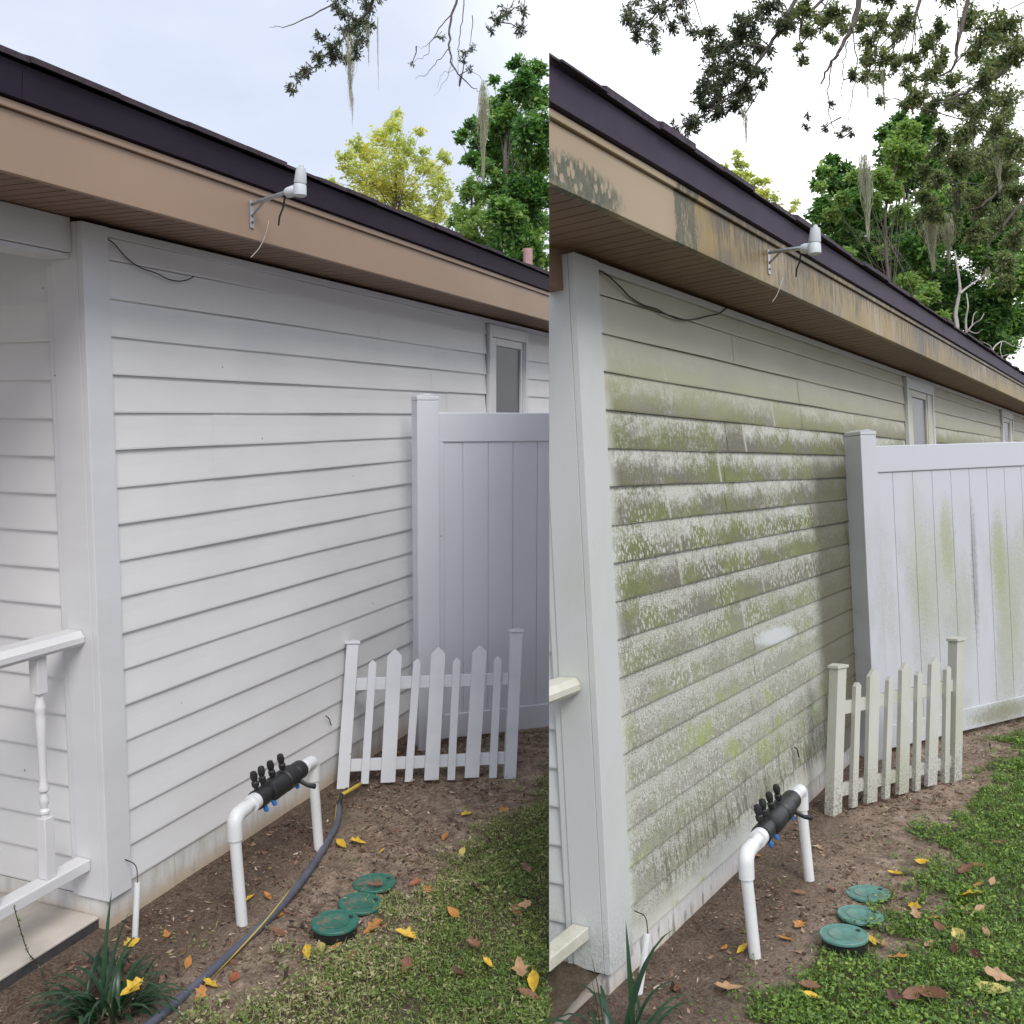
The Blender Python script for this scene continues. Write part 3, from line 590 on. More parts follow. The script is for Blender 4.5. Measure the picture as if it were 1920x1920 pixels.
    if P == 'A': mb.prism([(D2, 2.566+(.345+D2)*sl), (D2*2, 2.5), (D2*2, 2.48), (D2, 2.55+(.345+D2)*sl)], (X0, 0, 0), (0, 1, 0), (0, 0, 1), (1, 0, 0), Xe-X0)
    part('roof', mb, M['shingle'], h, **K)
    part('attic_wall', MB().prism([(-.27, 2.296), (-.27, 2.54), (D-.01, 2.54+(.27+D)*sl), (D-.01, 2.296)], (X0+.03, 0, 0), (0, 1, 0), (0, 0, 1), (1, 0, 0), Xe-X0-.06), MAT['A']['trim'], h, **K)  # same clean white, added for bounce light behind the mildewed house
    # windows
    for i, (w0, w1) in enumerate(wins):
        q0 = w0+(g['Xp0']-g['Xw']); q1 = w0+(g['Xp1']-g['Xw']); zt, zp, zb = 2.229, 2.10, 1.02
        wd = part('window', MB().box(w0, w0+.05, -.034, .003, zb, zt).box(w1-.05, w1, -.034, .003, zb, zt).box(w0+.051, w1-.051, -.034, .003, zp+.05, zt).box(w0+.051, w1-.051, -.034, .003, zb, zb+.05), M['trim'], h, bevel=.003)
        part('frame', MB().box(w0+.052, q0, -.022, .0, zb+.052, zp+.048).box(q1, q1+.03, -.020, .0, zb+.052, zp+.048).box(q1+.045, w1-.052, -.024, .0, zb+.052, zp+.048).box(q0+.001, q1-.001, -.022, .0, zp, zp+.048), M['rail'], wd, bevel=.002)
        part('pane', MB().box(q0, q1+.05, -.008, -.004, zb+.05, zp+.01), panem, wd)
        part('rusty_gap', MB().box(w0-.011, w0-.001, -.006, .002, zb, zt), gapm, wd)
    # porch railing
    if P == 'A': xr = -2.6
    else: xr = -1.4
    mb = MB().prism([(-.035, 0), (-.045, .012), (-.045, .03), (-.03, .05), (.03, .05), (.045, .03), (.045, .012), (.035, 0)], (xr, .075, .872), (0, 1, 0), (0, 0, 1), (1, 0, 0), Xc-.004-xr)
    rl = part('porch_railing', mb, M['rail'], h, smooth='auto', **K)
    part('bottom_rail', MB().box(xr, Xc-.004, .045, .105, .082, .122), M['rail'], rl, bevel=.004, **K)
    if P == 'A':
        bx = ony('A', 78, 1400, .075)[0]
        for j in range(4):
            x = bx-.22*j; mb = MB()
            mb.box(x-.019, x+.019, .056, .094, .745, .872).box(x-.019, x+.019, .056, .094, .123, .33)
            mb.lathe([(.012, 0), (.012, .008), (.017, .014), (.017, .022), (.011, .03), (.011, .034), (.0155, .05), (.016, .062), (.010, .075), (.010, .082), (.017, .09), (.018, .1), (.012, .115), (.0125, .16), (.014, .25), (.017, .33), (.014, .345), (.018, .36), (.018, .375), (.013, .39), (.013, .415)][::1], (x, .075, .33), (0, 0, 1), 20)
            part('baluster', mb, M['rail'], rl, smooth='auto', bevel=.002)
    return h

# ---------------------------------------------------------------- fences
def fence(P, P0, u, post_w, n_boards, bw, label):
    global CUR; CUR = P
    g = G[P]; M = MAT[P]; u = np.array(u)/np.hypot(*u); th = math.atan2(u[1], u[0])
    L = Matrix.Translation((P0[0], P0[1], g['zg'])) @ Matrix.Rotation(th, 4, 'Z')
    t = thing('privacy_fence', label, 'fence', M=L); K = dict(local=True)
    # local: x along, y away from the viewer side, z up from the ground; face at y=0
    zt, zb = 1.792-.0, .03
    ps = part('post', MB().box(-post_w, 0, -.012, post_w-.012, -.3, zt+.062), M['fence'], t, bevel=.004, **K)
    part('post_cap', MB().box(-post_w-.002, .002, -.014, post_w-.010, zt+.063, zt+.083).prism([(0,0),(post_w,0),(post_w/2,.012)], (-post_w, -.012, zt+.0835), (1,0,0), (0,0,1), (0,1,0), post_w), M['fence'], ps, bevel=.003, **K)
    Ltot = n_boards*bw
    part('top_rail', MB().box(.001, Ltot, .02, .065, zt-.155, zt), M['fence'], t, bevel=.005, **K)
    part('bottom_rail', MB().box(.001, Ltot, .02, .065, zb, zb+.135), M['fence'], t, bevel=.005, **K)
    mb = MB()
    mb.box(.001, .03, .012, .06, zb+.137, zt-.157)
    for i in range(n_boards):
        mb.box(.031 if i == 0 else i*bw+.0018, (i+1)*bw-.0018, .03, .05, zb+.1355, zt-.1555)
    mb.box(.031, Ltot, .036, .046, zb+.137, zt-.157)
    part('panel', mb, M['fence'], t, bevel=.0015, **K)
    return t
def picket(P, bl, br, tl, tr, label):
    global CUR; CUR = P
    M = MAT[P]; bl, br, tl, tr = [np.array(q, float) for q in (bl, br, tl, tr)]
    e = br-bl; Wd = np.linalg.norm(e); e /= Wd; v = (tl-bl)+(tr-br); v /= np.linalg.norm(v); n = np.cross(e, v); n /= np.linalg.norm(n); v = np.cross(n, e)
    if n @ (CAM[P]-bl) < 0: n = -n
    L = Matrix.Identity(4)
    for i in range(3): L[i][0], L[i][1], L[i][2], L[i][3] = e[i], -n[i], v[i], bl[i]
    Hh = .5*(np.linalg.norm(tl-bl)+np.linalg.norm(tr-br)); shr = .5*((tl-bl)@(br-bl)+(tr-br)@(br-bl))/Wd/Hh
    def lean_(mb):
        mb.v = [(x+shr*z, y, z) for x, y, z in mb.v]; return mb
    t = thing('picket_panel', label, 'picket fence', M=L); K = dict(local=True); k = Hh/.71
    for i, x in enumerate((0, Wd)):
        ht = Hh*(.985 if i == 0 else 1.03)
        ps = part('post', lean_(MB().box(x-.029, x+.029, -.029, .029, -.004, ht-.02)), M['picket'], t, bevel=.002, **K)
        part('post_cap', lean_(MB().box(x-.036, x+.036, -.036, .036, ht-.0195, ht-.006).prism([(0,0),(.07,0),(.035,.007)], (x-.035, -.035, ht-.0055), (1,0,0), (0,0,1), (0,1,0), .07)), M['picket'], ps, bevel=.002, **K)
    part('top_rail', lean_(MB().box(.0295, Wd-.0295, -.008, .020, .455*k, .515*k)), M['picket'], t, bevel=.002, **K)
    part('bottom_rail', lean_(MB().box(.0295, Wd-.0295, -.008, .020, .072*k, .130*k)), M['picket'], t, bevel=.002, **K)
    for i, fr in enumerate((.127, .261, .389, .52, .64, .768, .89)):
        wide = i % 2 == 1; hw = .035 if wide else .0185; hh = (.635 if wide else .585)*k; ap = .034 if wide else .018; x = fr*Wd
        mb = MB().prism([(-hw, 0), (hw, 0), (hw, hh-ap), (.001, hh), (-.001, hh), (-hw, hh-ap)], (x+.003*math.sin(i*2.3), -.0335, .015+.005*math.sin(i*3)), (1,0,0), (0,0,1), (0,1,0), .025)
        mb.v = [(a_+.012*math.sin(i*4.1)*c_, b_, c_) for a_, b_, c_ in mb.v]
        part('picket', lean_(mb), M['picket'], t, bevel=.0015, **K)
    return t

# ---------------------------------------------------------------- pipes, boxes, gadgets
def backflow(P, b1, b2, z1, z2, label):
    global CUR; CUR = P
    g = G[P]; a = np.array([*b1, z1]); b = np.array([*b2, z2]); t = thing('backflow_preventer', label, 'pipe assembly', (b1[0], b1[1], g['zg']))
    ax = (b-a)/np.linalg.norm(b-a); Ln = np.linalg.norm(b-a); q = lambda s_, up=0: a+ax*Ln*s_+np.array([0, 0, up])
    lean = np.array([.012, .012, 0])
    for e, s_ in ((a, 1), (b, -1)):
        part('riser', MB().tube([np.array([e[0], e[1], g['zg']-.15])+np.array([.012, -.016, 0])*1.2, e-np.array([0, 0, .08])], .0198, 20), pvc, t, smooth='auto')
        r0 = .0265; arc = [e+np.array([0, 0, -.085]), e+np.array([0, 0, -.035])]+[e+np.array([0, 0, -.032])+ax*s_*.03*(1-math.cos(p))+np.array([0, 0, .03*math.sin(p)]) for p in (.3, .6, .9, 1.2, 1.57)]+[e+ax*s_*.075]
        part('elbow', MB().tube(arc, [.0255]+[r0]*6+[.0255], 20), pvc, t, smooth='auto')
    part('pipe', MB().tube([q(.07), q(.26)], .0205, 20), pvc, t, smooth='auto')
    part('pipe', MB().tube([q(.80), q(.93)], .0205, 20), pvc, t, smooth='auto')
    part('coupling', MB().tube([q(.19), q(.235)], .031, 20), pvc, t, smooth='auto')
    bl_ = Ln*.57; o = q(.235)
    prof = [(.024, 0), (.036, .004), (.036, .06), (.028, .066), (.028, .10), (.038, .105), (.043, .12), (.043, .20), (.038, .205), (.038, .225), (.044, .23), (.044, .30), (.03, .305), (.03, .325), (.037, .33), (.037, 1)]
    sc_ = bl_/.385; prof = [(r_, min(h_, .385)*sc_) for r_, h_ in prof]
    body = part('valve_body', MB().lathe(prof, o, ax, 28), blackp, t, smooth='auto')
    side = np.cross(ax, [0, 0, 1.0])
    for s_ in (.27, .335, .47, .60):
        c = q(s_); d = np.array([0, 0, 1.0])-side*.12+ax*(-.12 if s_ != .335 else .05); d /= np.linalg.norm(d)
        part('test_cock', MB().lathe([(.008, .02), (.008, .045), (.013, .05), (.014, .065), (.009, .07), (.012, .076), (.014, .09), (.011, .104), (.004, .108)], c, d, 14), blackp, body, smooth='auto')
    for s_ in (.30, .40, .70):
        c = q(s_, -.03)+side*.014; part('blue_cap', MB().lathe([(.009, 0), (.009, .018), (.006, .024)], c, np.array([0, 0, -1.0])+side*.5, 12), bluep, body, smooth='auto')
    part('shutoff_handle', MB().tube([q(.70, -.02)+side*.03, q(.70, -.035)+side*.065, q(.735, -.045)+side*.085], [.009, .008, .011], 10), blackp, body, smooth='auto')
    return t
def valve_box(P, px, py, raised, label, tilt=(0, 0), rad=.081):
    global CUR; CUR = P
    g = G[P]; p = onz(P, px, py, g['zg']+raised+.006)
    Rr = Matrix.Rotation(tilt[0], 4, 'X') @ Matrix.Rotation(tilt[1], 4, 'Y')
    t = thing('valve_box', label, 'valve box', M=Matrix.Translation((p[0], p[1], g['zg']+raised)) @ Rr, group='round green valve boxes in a row'); K = dict(local=True, smooth='auto')
    part('box_body', MB().lathe([(rad*.97, -raised-.08), (rad*.90, -.012), (rad*.90, -.006)], (0, 0, 0), (0, 0, 1), 40), blackp, t, **K)
    ld = part('lid', MB().lathe([(rad*.93, -.0055), (rad, -.003), (rad, .004), (rad*.97, .007), (rad*.93, .0074), (rad*.90, .0055), (rad*.001, .0060)], (0, 0, 0), (0, 0, 1), 48), lidA if P == 'A' else lidB, t, **K)
    part('lid_ring', MB().lathe([(rad*.62, .0058), (rad*.62, .0075), (rad*.58, .0078), (rad*.55, .0063)], (0, 0, 0), (0, 0, 1), 40), lidA if P == 'A' else lidB, ld, **K)
    part('finger_hole', MB().lathe([(.0085, .0062), (.0085, .0070), (.001, .0071)], (rad*.55, -rad*.45, 0.0022), (0, 0, 1), 14), blackp, ld, **K)
def gadget(P, m0, pend, label):
    """rain sensor on a bent bracket screwed to the fascia"""
    global CUR; CUR = P
    (x, z), e = m0, pend; t = thing('rain_sensor', label, 'sensor', (x, -.3, z)); a = np.array([x, -.306, z+.03]); b = np.array(e, float)
    part('mounting_plate', MB().box(x-.012, x+.012, -.3045, -.3012, z-.055, z+.04), steel, t, bevel=.001)
    part('screw', MB().lathe([(.004, 0), (.004, .003)], (x, -.3046, z-.035), (0, -1, 0), 10).lathe([(.004, 0), (.004, .003)], (x, -.3046, z-.012), (0, -1, 0), 10), blackp, t)
    d = b-a; L_ = np.linalg.norm(d); d /= L_
    part('arm', MB().tube([a, a+d*L_*.5, a+d*L_*.86], .0085, 4), steel, t, bevel=.001)
    part('brace', MB().tube([np.array([x, -.305, z-.01]), a+d*.06], .005, 4), steel, t)
    u = np.array([0, 0, 1.0])
    s_ = part('sensor_base', MB().lathe([(.016, 0), (.019, .01), (.019, .034), (.015, .042)], b-d*.055-u*.004, d, 18).lathe([(.018, -.03), (.023, -.026), (.023, .006), (.02, .012)], b+d*.0, u, 22), sensorm, t, smooth='auto')
    part('sensor_cap', MB().lathe([(.021, .014), (.022, .02), (.0185, .056), (.0165, .066), (.009, .068), (.008, .076), (.002, .078)], b, u+d*.12, 24), sensorm, t, smooth='auto')
    part('cable', MB().tube([b-d*.06-u*.01, b-d*.07-u*.05, b-d*.085-u*.075, b-d*.09-u*.105], .0035, 8), blackp, t, smooth='auto')
def wall_wire(P, pts, label, y=-.021, r=.0022, mat=None, name='wire'):
    global CUR; CUR = P
    p = [ony(P, a, b, y) for a, b in pts]; q = catmull(p, 6)
    return solo(name, MB().tube(q, r, 6), mat or wirem, label, 'wire', loc=p[0], smooth=True)
def catmull(p, n=6):
    p = [np.array(q, float) for q in p]; p = [2*p[0]-p[1]]+p+[2*p[-1]-p[-2]]; o = []
    for i in range(1, len(p)-2):
        for k in range(n):
            t_ = k/n; o.append(.5*((2*p[i])+(-p[i-1]+p[i+1])*t_+(2*p[i-1]-5*p[i]+4*p[i+1]-p[i+2])*t_**2+(-p[i-1]+3*p[i]-3*p[i+1]+p[i+2])*t_**3))
    o.append(p[-2]); return o
def conduit(P, bx, tx, label):
    global CUR; CUR = P
    zg = G[P]['zg']; b = onz(P, *bx, zg); tp = np.array([b[0]+.018, b[1]+.045, zg+.20])
    c, d = ray(P, *tx); k = ((tp-c) @ d)/(d @ d); tp = c+d*k
    t = thing('conduit', label, 'pipe', b); part('pipe', MB().tube([b-np.array([0, 0, .08]), b, tp], .0105, 14, cap=False).tube([tp-(tp-b)*.01, tp], [.0105, .009], 14), pvc, t, smooth='auto')
    w0 = ony(P, tx[0]-24, tx[1]-44, -.022); part('wire', MB().tube(catmull([w0, (w0+tp)/2+np.array([.01, -.012, .015]), tp+np.array([-.004, -.004, -.01])], 6), .002, 6), wirem, t, smooth=True)

# ---------------------------------------------------------------- plants
def tree(name, label, cat, clumps, depth, leafm, n_leaf, leaf, base_px, spread=1.0, dens=1.0, group=None, lit=None, barkm=None, up=.3):
    """clumps: (px, py, radius_px); the crown is spread in depth as it is in width"""
    px = depth/F; cs = []; rs = []
    for (x, y, r_) in clumps:
        cs.append(W(x, y, depth+random.uniform(-1, 1)*spread)); rs.append(r_*px)
    cs = np.array(cs); rs = np.array(rs); b = W(*base_px, depth); b[2] = -.13
    t = bpy.data.objects.new(name, None); C.objects.link(t); t.location = [float(q) for q in b]; INV[t.name] = Matrix.Translation(-Vector([float(q) for q in b])); tag(t, label, cat, group)
    global CUR; CUR = 'A'
    top = cs[np.argmax(cs[:,2])]; cen = cs.mean(0)
    mid = np.array([b[0]*.4+cen[0]*.6, b[1]*.4+cen[1]*.6, max(cs[:,2].min(), 1)])
    H_ = top[2]-b[2]; r0 = max(.05, H_*.014)
    part('trunk', MB().tube(catmull([b, b+(mid-b)*.5+np.array([.05, .05, 0]), mid, cen, top-np.array([0, 0, .2])], 5), np.linspace(r0*.6, .012, 21), 10), barkm or bark, t, smooth=True)
    mb = MB()
    for c_ in cs:
        s_ = mid+(cen-mid)*random.random()*.8; m_ = (s_+c_)/2+rng.normal(size=3)*.12*H_*.1; mb.tube([s_, m_, c_], [r0*.11, r0*.06, .004], 5)
    part('branches', mb, barkm or bark, t)
    vol = rs**2; cnt = rng.choice(len(cs), n_leaf, p=vol/vol.sum())
    # twig sub-clusters make the outline uneven
    sub = []
    for i in range(len(cs)):
        k = max(8, int(20*dens)); o_ = unit(k)*rs[i]*(rng.random((k, 1))**.45)*np.array([1, 1, .85]); sub.append(cs[i]+o_)
    sub = np.array([s_[rng.integers(len(s_))] if False else s_ for s_ in sub], dtype=object) if False else sub
    P_ = np.array([sub[i][rng.integers(len(sub[i]))] for i in cnt]) + unit(n_leaf)*(rng.random((n_leaf, 1))**.6)*(rs[cnt][:,None]*.40)*(1+.7*(rng.random((n_leaf,1)) < .12))
    P_[:,2] -= rng.random(n_leaf)*rs[cnt]*.05
    d = unit(n_leaf); d[:,2] = d[:,2]*.6-.15+up*0; d /= np.linalg.norm(d, axis=1, keepdims=True)
    wv = perp(d); wv[:,2] *= .5; wv /= np.linalg.norm(wv, axis=1, keepdims=True)
    l = leaf*rng.uniform(.45, 1.45, n_leaf); V, q = leaves(P_, d, wv, l, l*rng.uniform(.45, .7, n_leaf), .08)
    mb = MB().arr(V, q); cl_ = rng.random(len(cs)); mb.att = np.clip(cl_[cnt]*.4+rng.random(n_leaf)*.75-.05, 0, 1)
    part('crown', mb, leafm, t, rnd=True)
    return t
def oak_branch(label, stems, depth, leafm, n_leaf, leaf, clumps=(), group='oak branches hanging into view', spread=.5, twigs=8, barkm=None, drop=0):
    """stems: list of (points[(px,py)...], r0, r1) ; clumps: (px,py,r_px) of leaves"""
    px = depth/F; t = None; mbw = MB(); tips = []; n_leaf = int(n_leaf*2.3)
    o0 = W(*stems[0][0][0], depth)
    t = bpy.data.objects.new('oak_branch', None); C.objects.link(t); t.location = [float(q) for q in o0]; INV[t.name] = Matrix.Translation(-Vector([float(q) for q in o0])); tag(t, label, 'branch', group)
    global CUR; CUR = 'A'
    for pts, r0, r1 in stems:
        dd = rng.uniform(-.15, .15)*spread; P_ = catmull([W(x, y, depth+dd+rng.uniform(-.05, .05)) for x, y in pts], 5)
        P_ = [p+rng.normal(size=3)*.006 for p in P_]; mbw.tube(P_, np.linspace(r0*.62, r1*.7, len(P_)), 6); tips += P_[2:]
    tips = np.array(tips); tw = []
    for (x, y, r_) in clumps:
        c = W(x, y, depth+rng.uniform(-1, 1)*spread); j = np.argmin(np.linalg.norm(tips-c, axis=1)); s_ = tips[j]
        mbw.tube([s_, (s_+c)/2+rng.normal(size=3)*.02, c], [.006, .004, .0025], 5)
        for k in range(twigs):
            e = c+unit(1)[0]*r_*px*rng.uniform(.5, 1.05)*np.array([1, 1, .9]); m_ = (c+e)/2+rng.normal(size=3)*.01; mbw.tube([c, m_, e], [.003, .0022, .0012], 4, cap=False); tw.append((c, e, r_*px))
    part('branches', mbw, barkm or bark, t)
    if n_leaf and tw:
        ws = np.array([q[2] for q in tw])**1.6; k = rng.choice(len(tw), n_leaf, p=ws/ws.sum()); A_ = np.array([q[0] for q in tw])[k]; E_ = np.array([q[1] for q in tw])[k]; rr_ = np.array([q[2] for q in tw])[k][:,None]
        f_ = rng.random((n_leaf, 1))**.8*1.15; p = A_+(E_-A_)*f_+unit(n_leaf)*rr_*rng.random((n_leaf, 1))*.40
        d = (E_-A_); d /= np.linalg.norm(d, axis=1, keepdims=True)+1e-9; d = d*.5+unit(n_leaf)*.9; d[:,2] -= .25; d /= np.linalg.norm(d, axis=1, keepdims=True)
        l = leaf*.62*rng.uniform(.6, 1.25, n_leaf); V, q = leaves(p, d, perp(d), l, l*rng.uniform(.24, .42, n_leaf), .07)
        part('foliage', MB().arr(V, q), leafm, t, rnd=True)
    return t
def moss(x, y0, y1, wpx, depth, n, label, thick=.0035):
    px = depth/F; top = W(x, y0, depth); L_ = (y1-y0)*px; mb = MB(); Vs = []; q = []; b = 0; Rw = wpx*px
    down = np.array([0, 0, -1.0]) if x < 1029 else -np.array(FRAME['B'].to_3x3().col[2])
    for i in range(n):
        l = L_*(.35+.65*rng.random()**.8); o_ = rng.normal(size=3)*Rw*.32; o_[2] = abs(o_[2])*.3
        st = rng.random()*.35*L_; k = 9; p = top+o_*.35+down*st*rng.random(); ph = rng.random(3)*6.28; pts = []
        for j in range(k):
            f_ = j/(k-1); wdn = math.sin(min(1, f_*1.3+.15)*math.pi)**.8
            pts.append(top+down*(st+f_*(l-st*.6))+o_*(.25+1.0*wdn)+np.array([math.sin(ph[0]+f_*9), math.sin(ph[1]+f_*8), 0])*Rw*.10+rng.normal(size=3)*Rw*.06)
        wv = perp(np.array([[0, 0, 1.0]]))[0]*thick*.5
        for j, p in enumerate(pts): Vs += [p-wv*(1-.6*j/k), p+wv*(1-.6*j/k)]
        q += [(b+2*j, b+2*j+1, b+2*j+3, b+2*j+2) for j in range(k-1)]; b += 2*k
    mb.v = [tuple(float(c) for c in v) for v in Vs]; mb.f = q
    global CUR; CUR = 'A'
    return solo('spanish_moss', mb, LEAF['moss'], label, 'moss', 'spanish moss hanging from the oak', loc=top, rnd=True)
def strap_plant(P, c, n, lmin, lmax, label, spikes=()):
    global CUR; CUR = P
    zg = G[P]['zg']; mb = MB()
    for i in range(n+len(spikes)):
        if i < n:
            a = rng.uniform(0, 2*math.pi); L_ = rng.uniform(lmin, lmax); el_ = rng.uniform(.55, 1.25); droop = rng.uniform(1.0, 2.4); wd = rng.uniform(.006, .010)
        else: a, L_, el_, droop, wd = spikes[i-n]
        h = np.array([math.cos(a), math.sin(a), 0]); sd = np.array([-h[1], h[0], 0]); p = np.array([c[0], c[1], zg-.01])+h*rng.uniform(0, .05)+sd*rng.normal()*.03
        k = 9; V = []; e = el_
        for j in range(k):
            f_ = j/(k-1); wj = wd*(1-f_**3)*(.6+.8*f_ if f_ < .5 else 1); up_ = np.array([-h[0]*math.sin(e), -h[1]*math.sin(e), math.cos(e)])
            V += [p-sd*wj+up_*wj*.25, p, p+sd*wj+up_*wj*.25]; p = p+(h*math.cos(e)+np.array([0, 0, math.sin(e)]))*L_/(k-1); e -= droop*f_*.42
            if p[2] < zg+.006: p[2] = zg+.006
        mb.add(V, [(3*j+s_, 3*j+s_+1, 3*j+s_+4, 3*j+s_+3) for j in range(k-1) for s_ in (0, 1)])
    mb.att = np.repeat(rng.random(n+len(spikes)), 16)
    return solo('strap_leaf_plant', mb, LEAF['strap'], label, 'plant', loc=(c[0], c[1], zg), rnd=True, smooth=True)
LC = {'yellow': (.62, .40, .03), 'pale yellow': (.60, .50, .16), 'orange': (.46, .20, .04), 'brown': (.20, .09, .045), 'tan': (.42, .25, .13), 'dark brown': (.09, .035, .02), 'rusty': (.33, .10, .04)}
LM = {}
for k_, c_ in LC.items():
    m, t, b = newmat('fallen_leaf_'+k_.replace(' ', '_')); v = ocoord(t)
    t.links.new(ramp(t, noise(t, v, 55, 4), [(.3, tuple(q*.62 for q in c_)), (.6, c_)]), b.inputs['Base Color']); b.inputs['Roughness'].default_value = .55; LM[k_] = m
LSH = [[(0, 0), (.18, -.16), (.42, -.26), (.7, -.19), (.9, -.07), (1, 0), (.88, .09), (.66, .21), (.4, .25), (.16, .14)],
       [(0, 0), (.1, -.25), (.3, -.22), (.42, -.42), (.55, -.2), (.8, -.16), (1, 0), (.8, .15), (.58, .22), (.4, .44), (.28, .22), (.08, .24)]]
def fallen(P, px, py, size, colr, label, grp=None, lift=.0):
    global CUR; CUR = P
    zg = G[P]['zg']; p = onz(P, px, py, zg+.006+lift); gm = float(gmask(P, p[0], p[1])); p = onz(P, px, py, float(gz(P, p[0], p[1]))+.006+lift+.016*gm)
    size = size*1.25; rr = random.Random(int(px*13+py)); sh = LSH[0] if rr.random() < .6 else LSH[1]; a = rr.uniform(0, 6.28); cu = rr.uniform(.15, .5); tl = rr.uniform(-.35, .35); tw = rr.uniform(-.3, .3)
    V = [(0.5, 0, 0)]+[(x, y, 0) for x, y in sh]; n = len(sh); out_ = []
    for x, y, z in V: z = cu*(x-.5)**2*1.3+abs(y)*(.45+tl)+y*tw; out_.append(((x-.5)*size, y*size*.9, z*size*.8))
    ca, sa = math.cos(a), math.sin(a); V2 = [(x*ca-y*sa, x*sa+y*ca, z) for x, y, z in out_]; tx, ty = rr.uniform(-.15, .5), rr.uniform(-.3, .3); vd = CAM[P]-p; vd = vd[:2]/np.hypot(*vd[:2])
    V2 = [(x, y, z-(x*vd[0]+y*vd[1])*tx+(x*vd[1]-y*vd[0])*ty) for x, y, z in V2]; mn = min(v[2] for v in V2)
    V2 = [(x+p[0], y+p[1], z-mn+p[2]) for x, y, z in V2]; mb = MB().add(V2, [(0, i+1, (i+1) % n+1) for i in range(n)])
    mb.tube([V2[1], (np.array(V2[1])*1.12-np.array(V2[0])*.12+np.array([0, 0, .002])).tolist()], .0012, 5)
    return solo('fallen_leaf', mb, LM[colr], label, 'leaf', grp or ('fallen leaves in the clean yard' if P == 'A' else 'fallen leaves in the mossy yard'), loc=p)
# ---------------------------------------------------------------- setting
ground('A'); ground('B')
hA = house('A', 'clean white clapboard house with plum roof edge and porch corner')
hB = house('B', 'white clapboard house covered in green and brown mildew')
fence('A', (2.03, -.262), (.66, -.75), .118, 6, .142, 'clean white vinyl privacy fence by the freshly washed wall')
fence('B', (3.0, -.165), (.88, -.47), .125, 9, .170, 'white vinyl privacy fence spotted with green mildew')
picket('A', (1.332, -.08, -.134), (1.73, -.782, -.134), (1.498, -.051, .536), (1.89, -.754, .578), 'clean white picket panel leaning at the privacy fence')
picket('B', (1.866, -.155, -.096), (2.634, -.566, -.096), (2.011, -.214, .605), (2.745, -.555, .611), 'mildewed white picket panel with dirt spattered lower pickets')
backflow('A', (.090, -.402), (.688, -.336), .266, .254, 'white pipe loop with black valve beside the clean wall')
backflow('B', (.286, -.316), (1.028, -.276), .266, .275, 'white pipe loop with black valve beside the mildewed wall')
valve_box('A', 628, 1727, .048, 'dark green valve box standing proud, nearest of the clean yard')
valve_box('A', 676, 1692, .012, 'dark green valve box half under soil, middle of the clean yard', (.05, .06))
valve_box('A', 702, 1654, .006, 'dark green valve box with a brown leaf, farthest of the clean yard', (-.04, .03))
valve_box('B', 1582, 1751, .048, 'faded green valve box standing proud, nearest of the mossy yard')
valve_box('B', 1613, 1714, .014, 'faded green valve box, middle one of the mossy yard', (.05, .03))
valve_box('B', 1627, 1673, .008, 'faded green valve box, farthest one of the mossy yard', (-.04, .02))
eA = ony('A', 562, 352, -.50); eB = ony('B', 1527, 462, -.50)
gadget('A', (.404, 2.365), eA, 'grey rain sensor on bracket at the clean tan fascia')
gadget('B', (.866, 2.365), eB, 'grey rain sensor on bracket at the stained fascia')
conduit('A', (253, 1755), (258, 1655), 'thin white conduit at the clean corner board')
conduit('B', (1198, 1868), (1214, 1752), 'thin white conduit at the mildewed corner')
wall_wire('A', [(193, 446), (200, 447), (215, 458), (236, 482), (262, 501), (295, 513), (312, 522), (332, 527), (350, 525), (364, 518)], 'thin brown wire sagging across top of the clean wall')
wall_wire('B', [(1110, 505), (1122, 507), (1138, 515), (1165, 540), (1180, 556), (1204, 571), (1232, 580), (1250, 590), (1275, 599), (1300, 599), (1330, 592), (1348, 588), (1362, 578)], 'thin black wire sagging across top of the mildewed wall', r=.003)
wall_wire('A', [(504, 414), (498, 440), (486, 465), (470, 483)], 'pale wire end hanging below the rain sensor on clean fascia', y=-.308, r=.0014, mat=wirel)
wall_wire('B', [(1468, 520), (1462, 540), (1455, 556), (1448, 566)], 'pale wire end hanging below the rain sensor on stained fascia', y=-.308, r=.0014, mat=wirel)
wall_wire('A', [(611, 1342), (617, 1348), (619, 1354), (621, 1360)], 'short dark wire stub curling out of the clean wall', y=-.026, r=.0028, name='wire_stub')
wall_wire('B', [(1490, 1401), (1495, 1406), (1496, 1412), (1498, 1419)], 'short dark wire stub curling out of the mildewed wall', y=-.026, r=.0032, name='wire_stub')
CUR = 'A'
hp = [onz('A', x, y, -.116) for x, y in [(215, 1975), (300, 1905), (370, 1845), (436, 1785), (500, 1726), (545, 1678), (590, 1618), (615, 1576), (632, 1545), (636, 1512)]]
hs = thing('garden_hose', 'blue grey garden hose with yellow stripe lying on the soil', 'hose', hp[3])
hq = catmull(hp, 8); part('hose', MB().tube(hq, .0145, 14), hosem, hs, smooth=True)
cc = CAM['A']; st = []
for i, p in enumerate(hq):
    f_ = i/(len(hq)-1); a_ = float(np.interp(f_, [0, .18, .3, .42, .55, .62, .72, .85, .93, 1], [3.4, 3.2, 1.9, .7, -.6, -2.4, -3.0, -2.6, -1.2, -1.0])); t_ = hq[min(i+1, len(hq)-1)]-hq[max(i-1, 0)]; t_ /= np.linalg.norm(t_); s_ = np.cross(t_, [0, 0, 1.0]); st.append(p+(s_*math.sin(a_)+np.array([0, 0, 1.0])*math.cos(a_))*.0128)
part('stripe', MB().tube(st, .0032, 8), yellowp, hs, smooth=True)
he = [hp[-1], onz('A', 638, 1493, -.10), onz('A', 652, 1484, -.09), onz('A', 676, 1470, -.1)]
part('yellow_end', MB().tube(catmull(he, 5), .0085, 10), yellowp, hs, smooth=True)
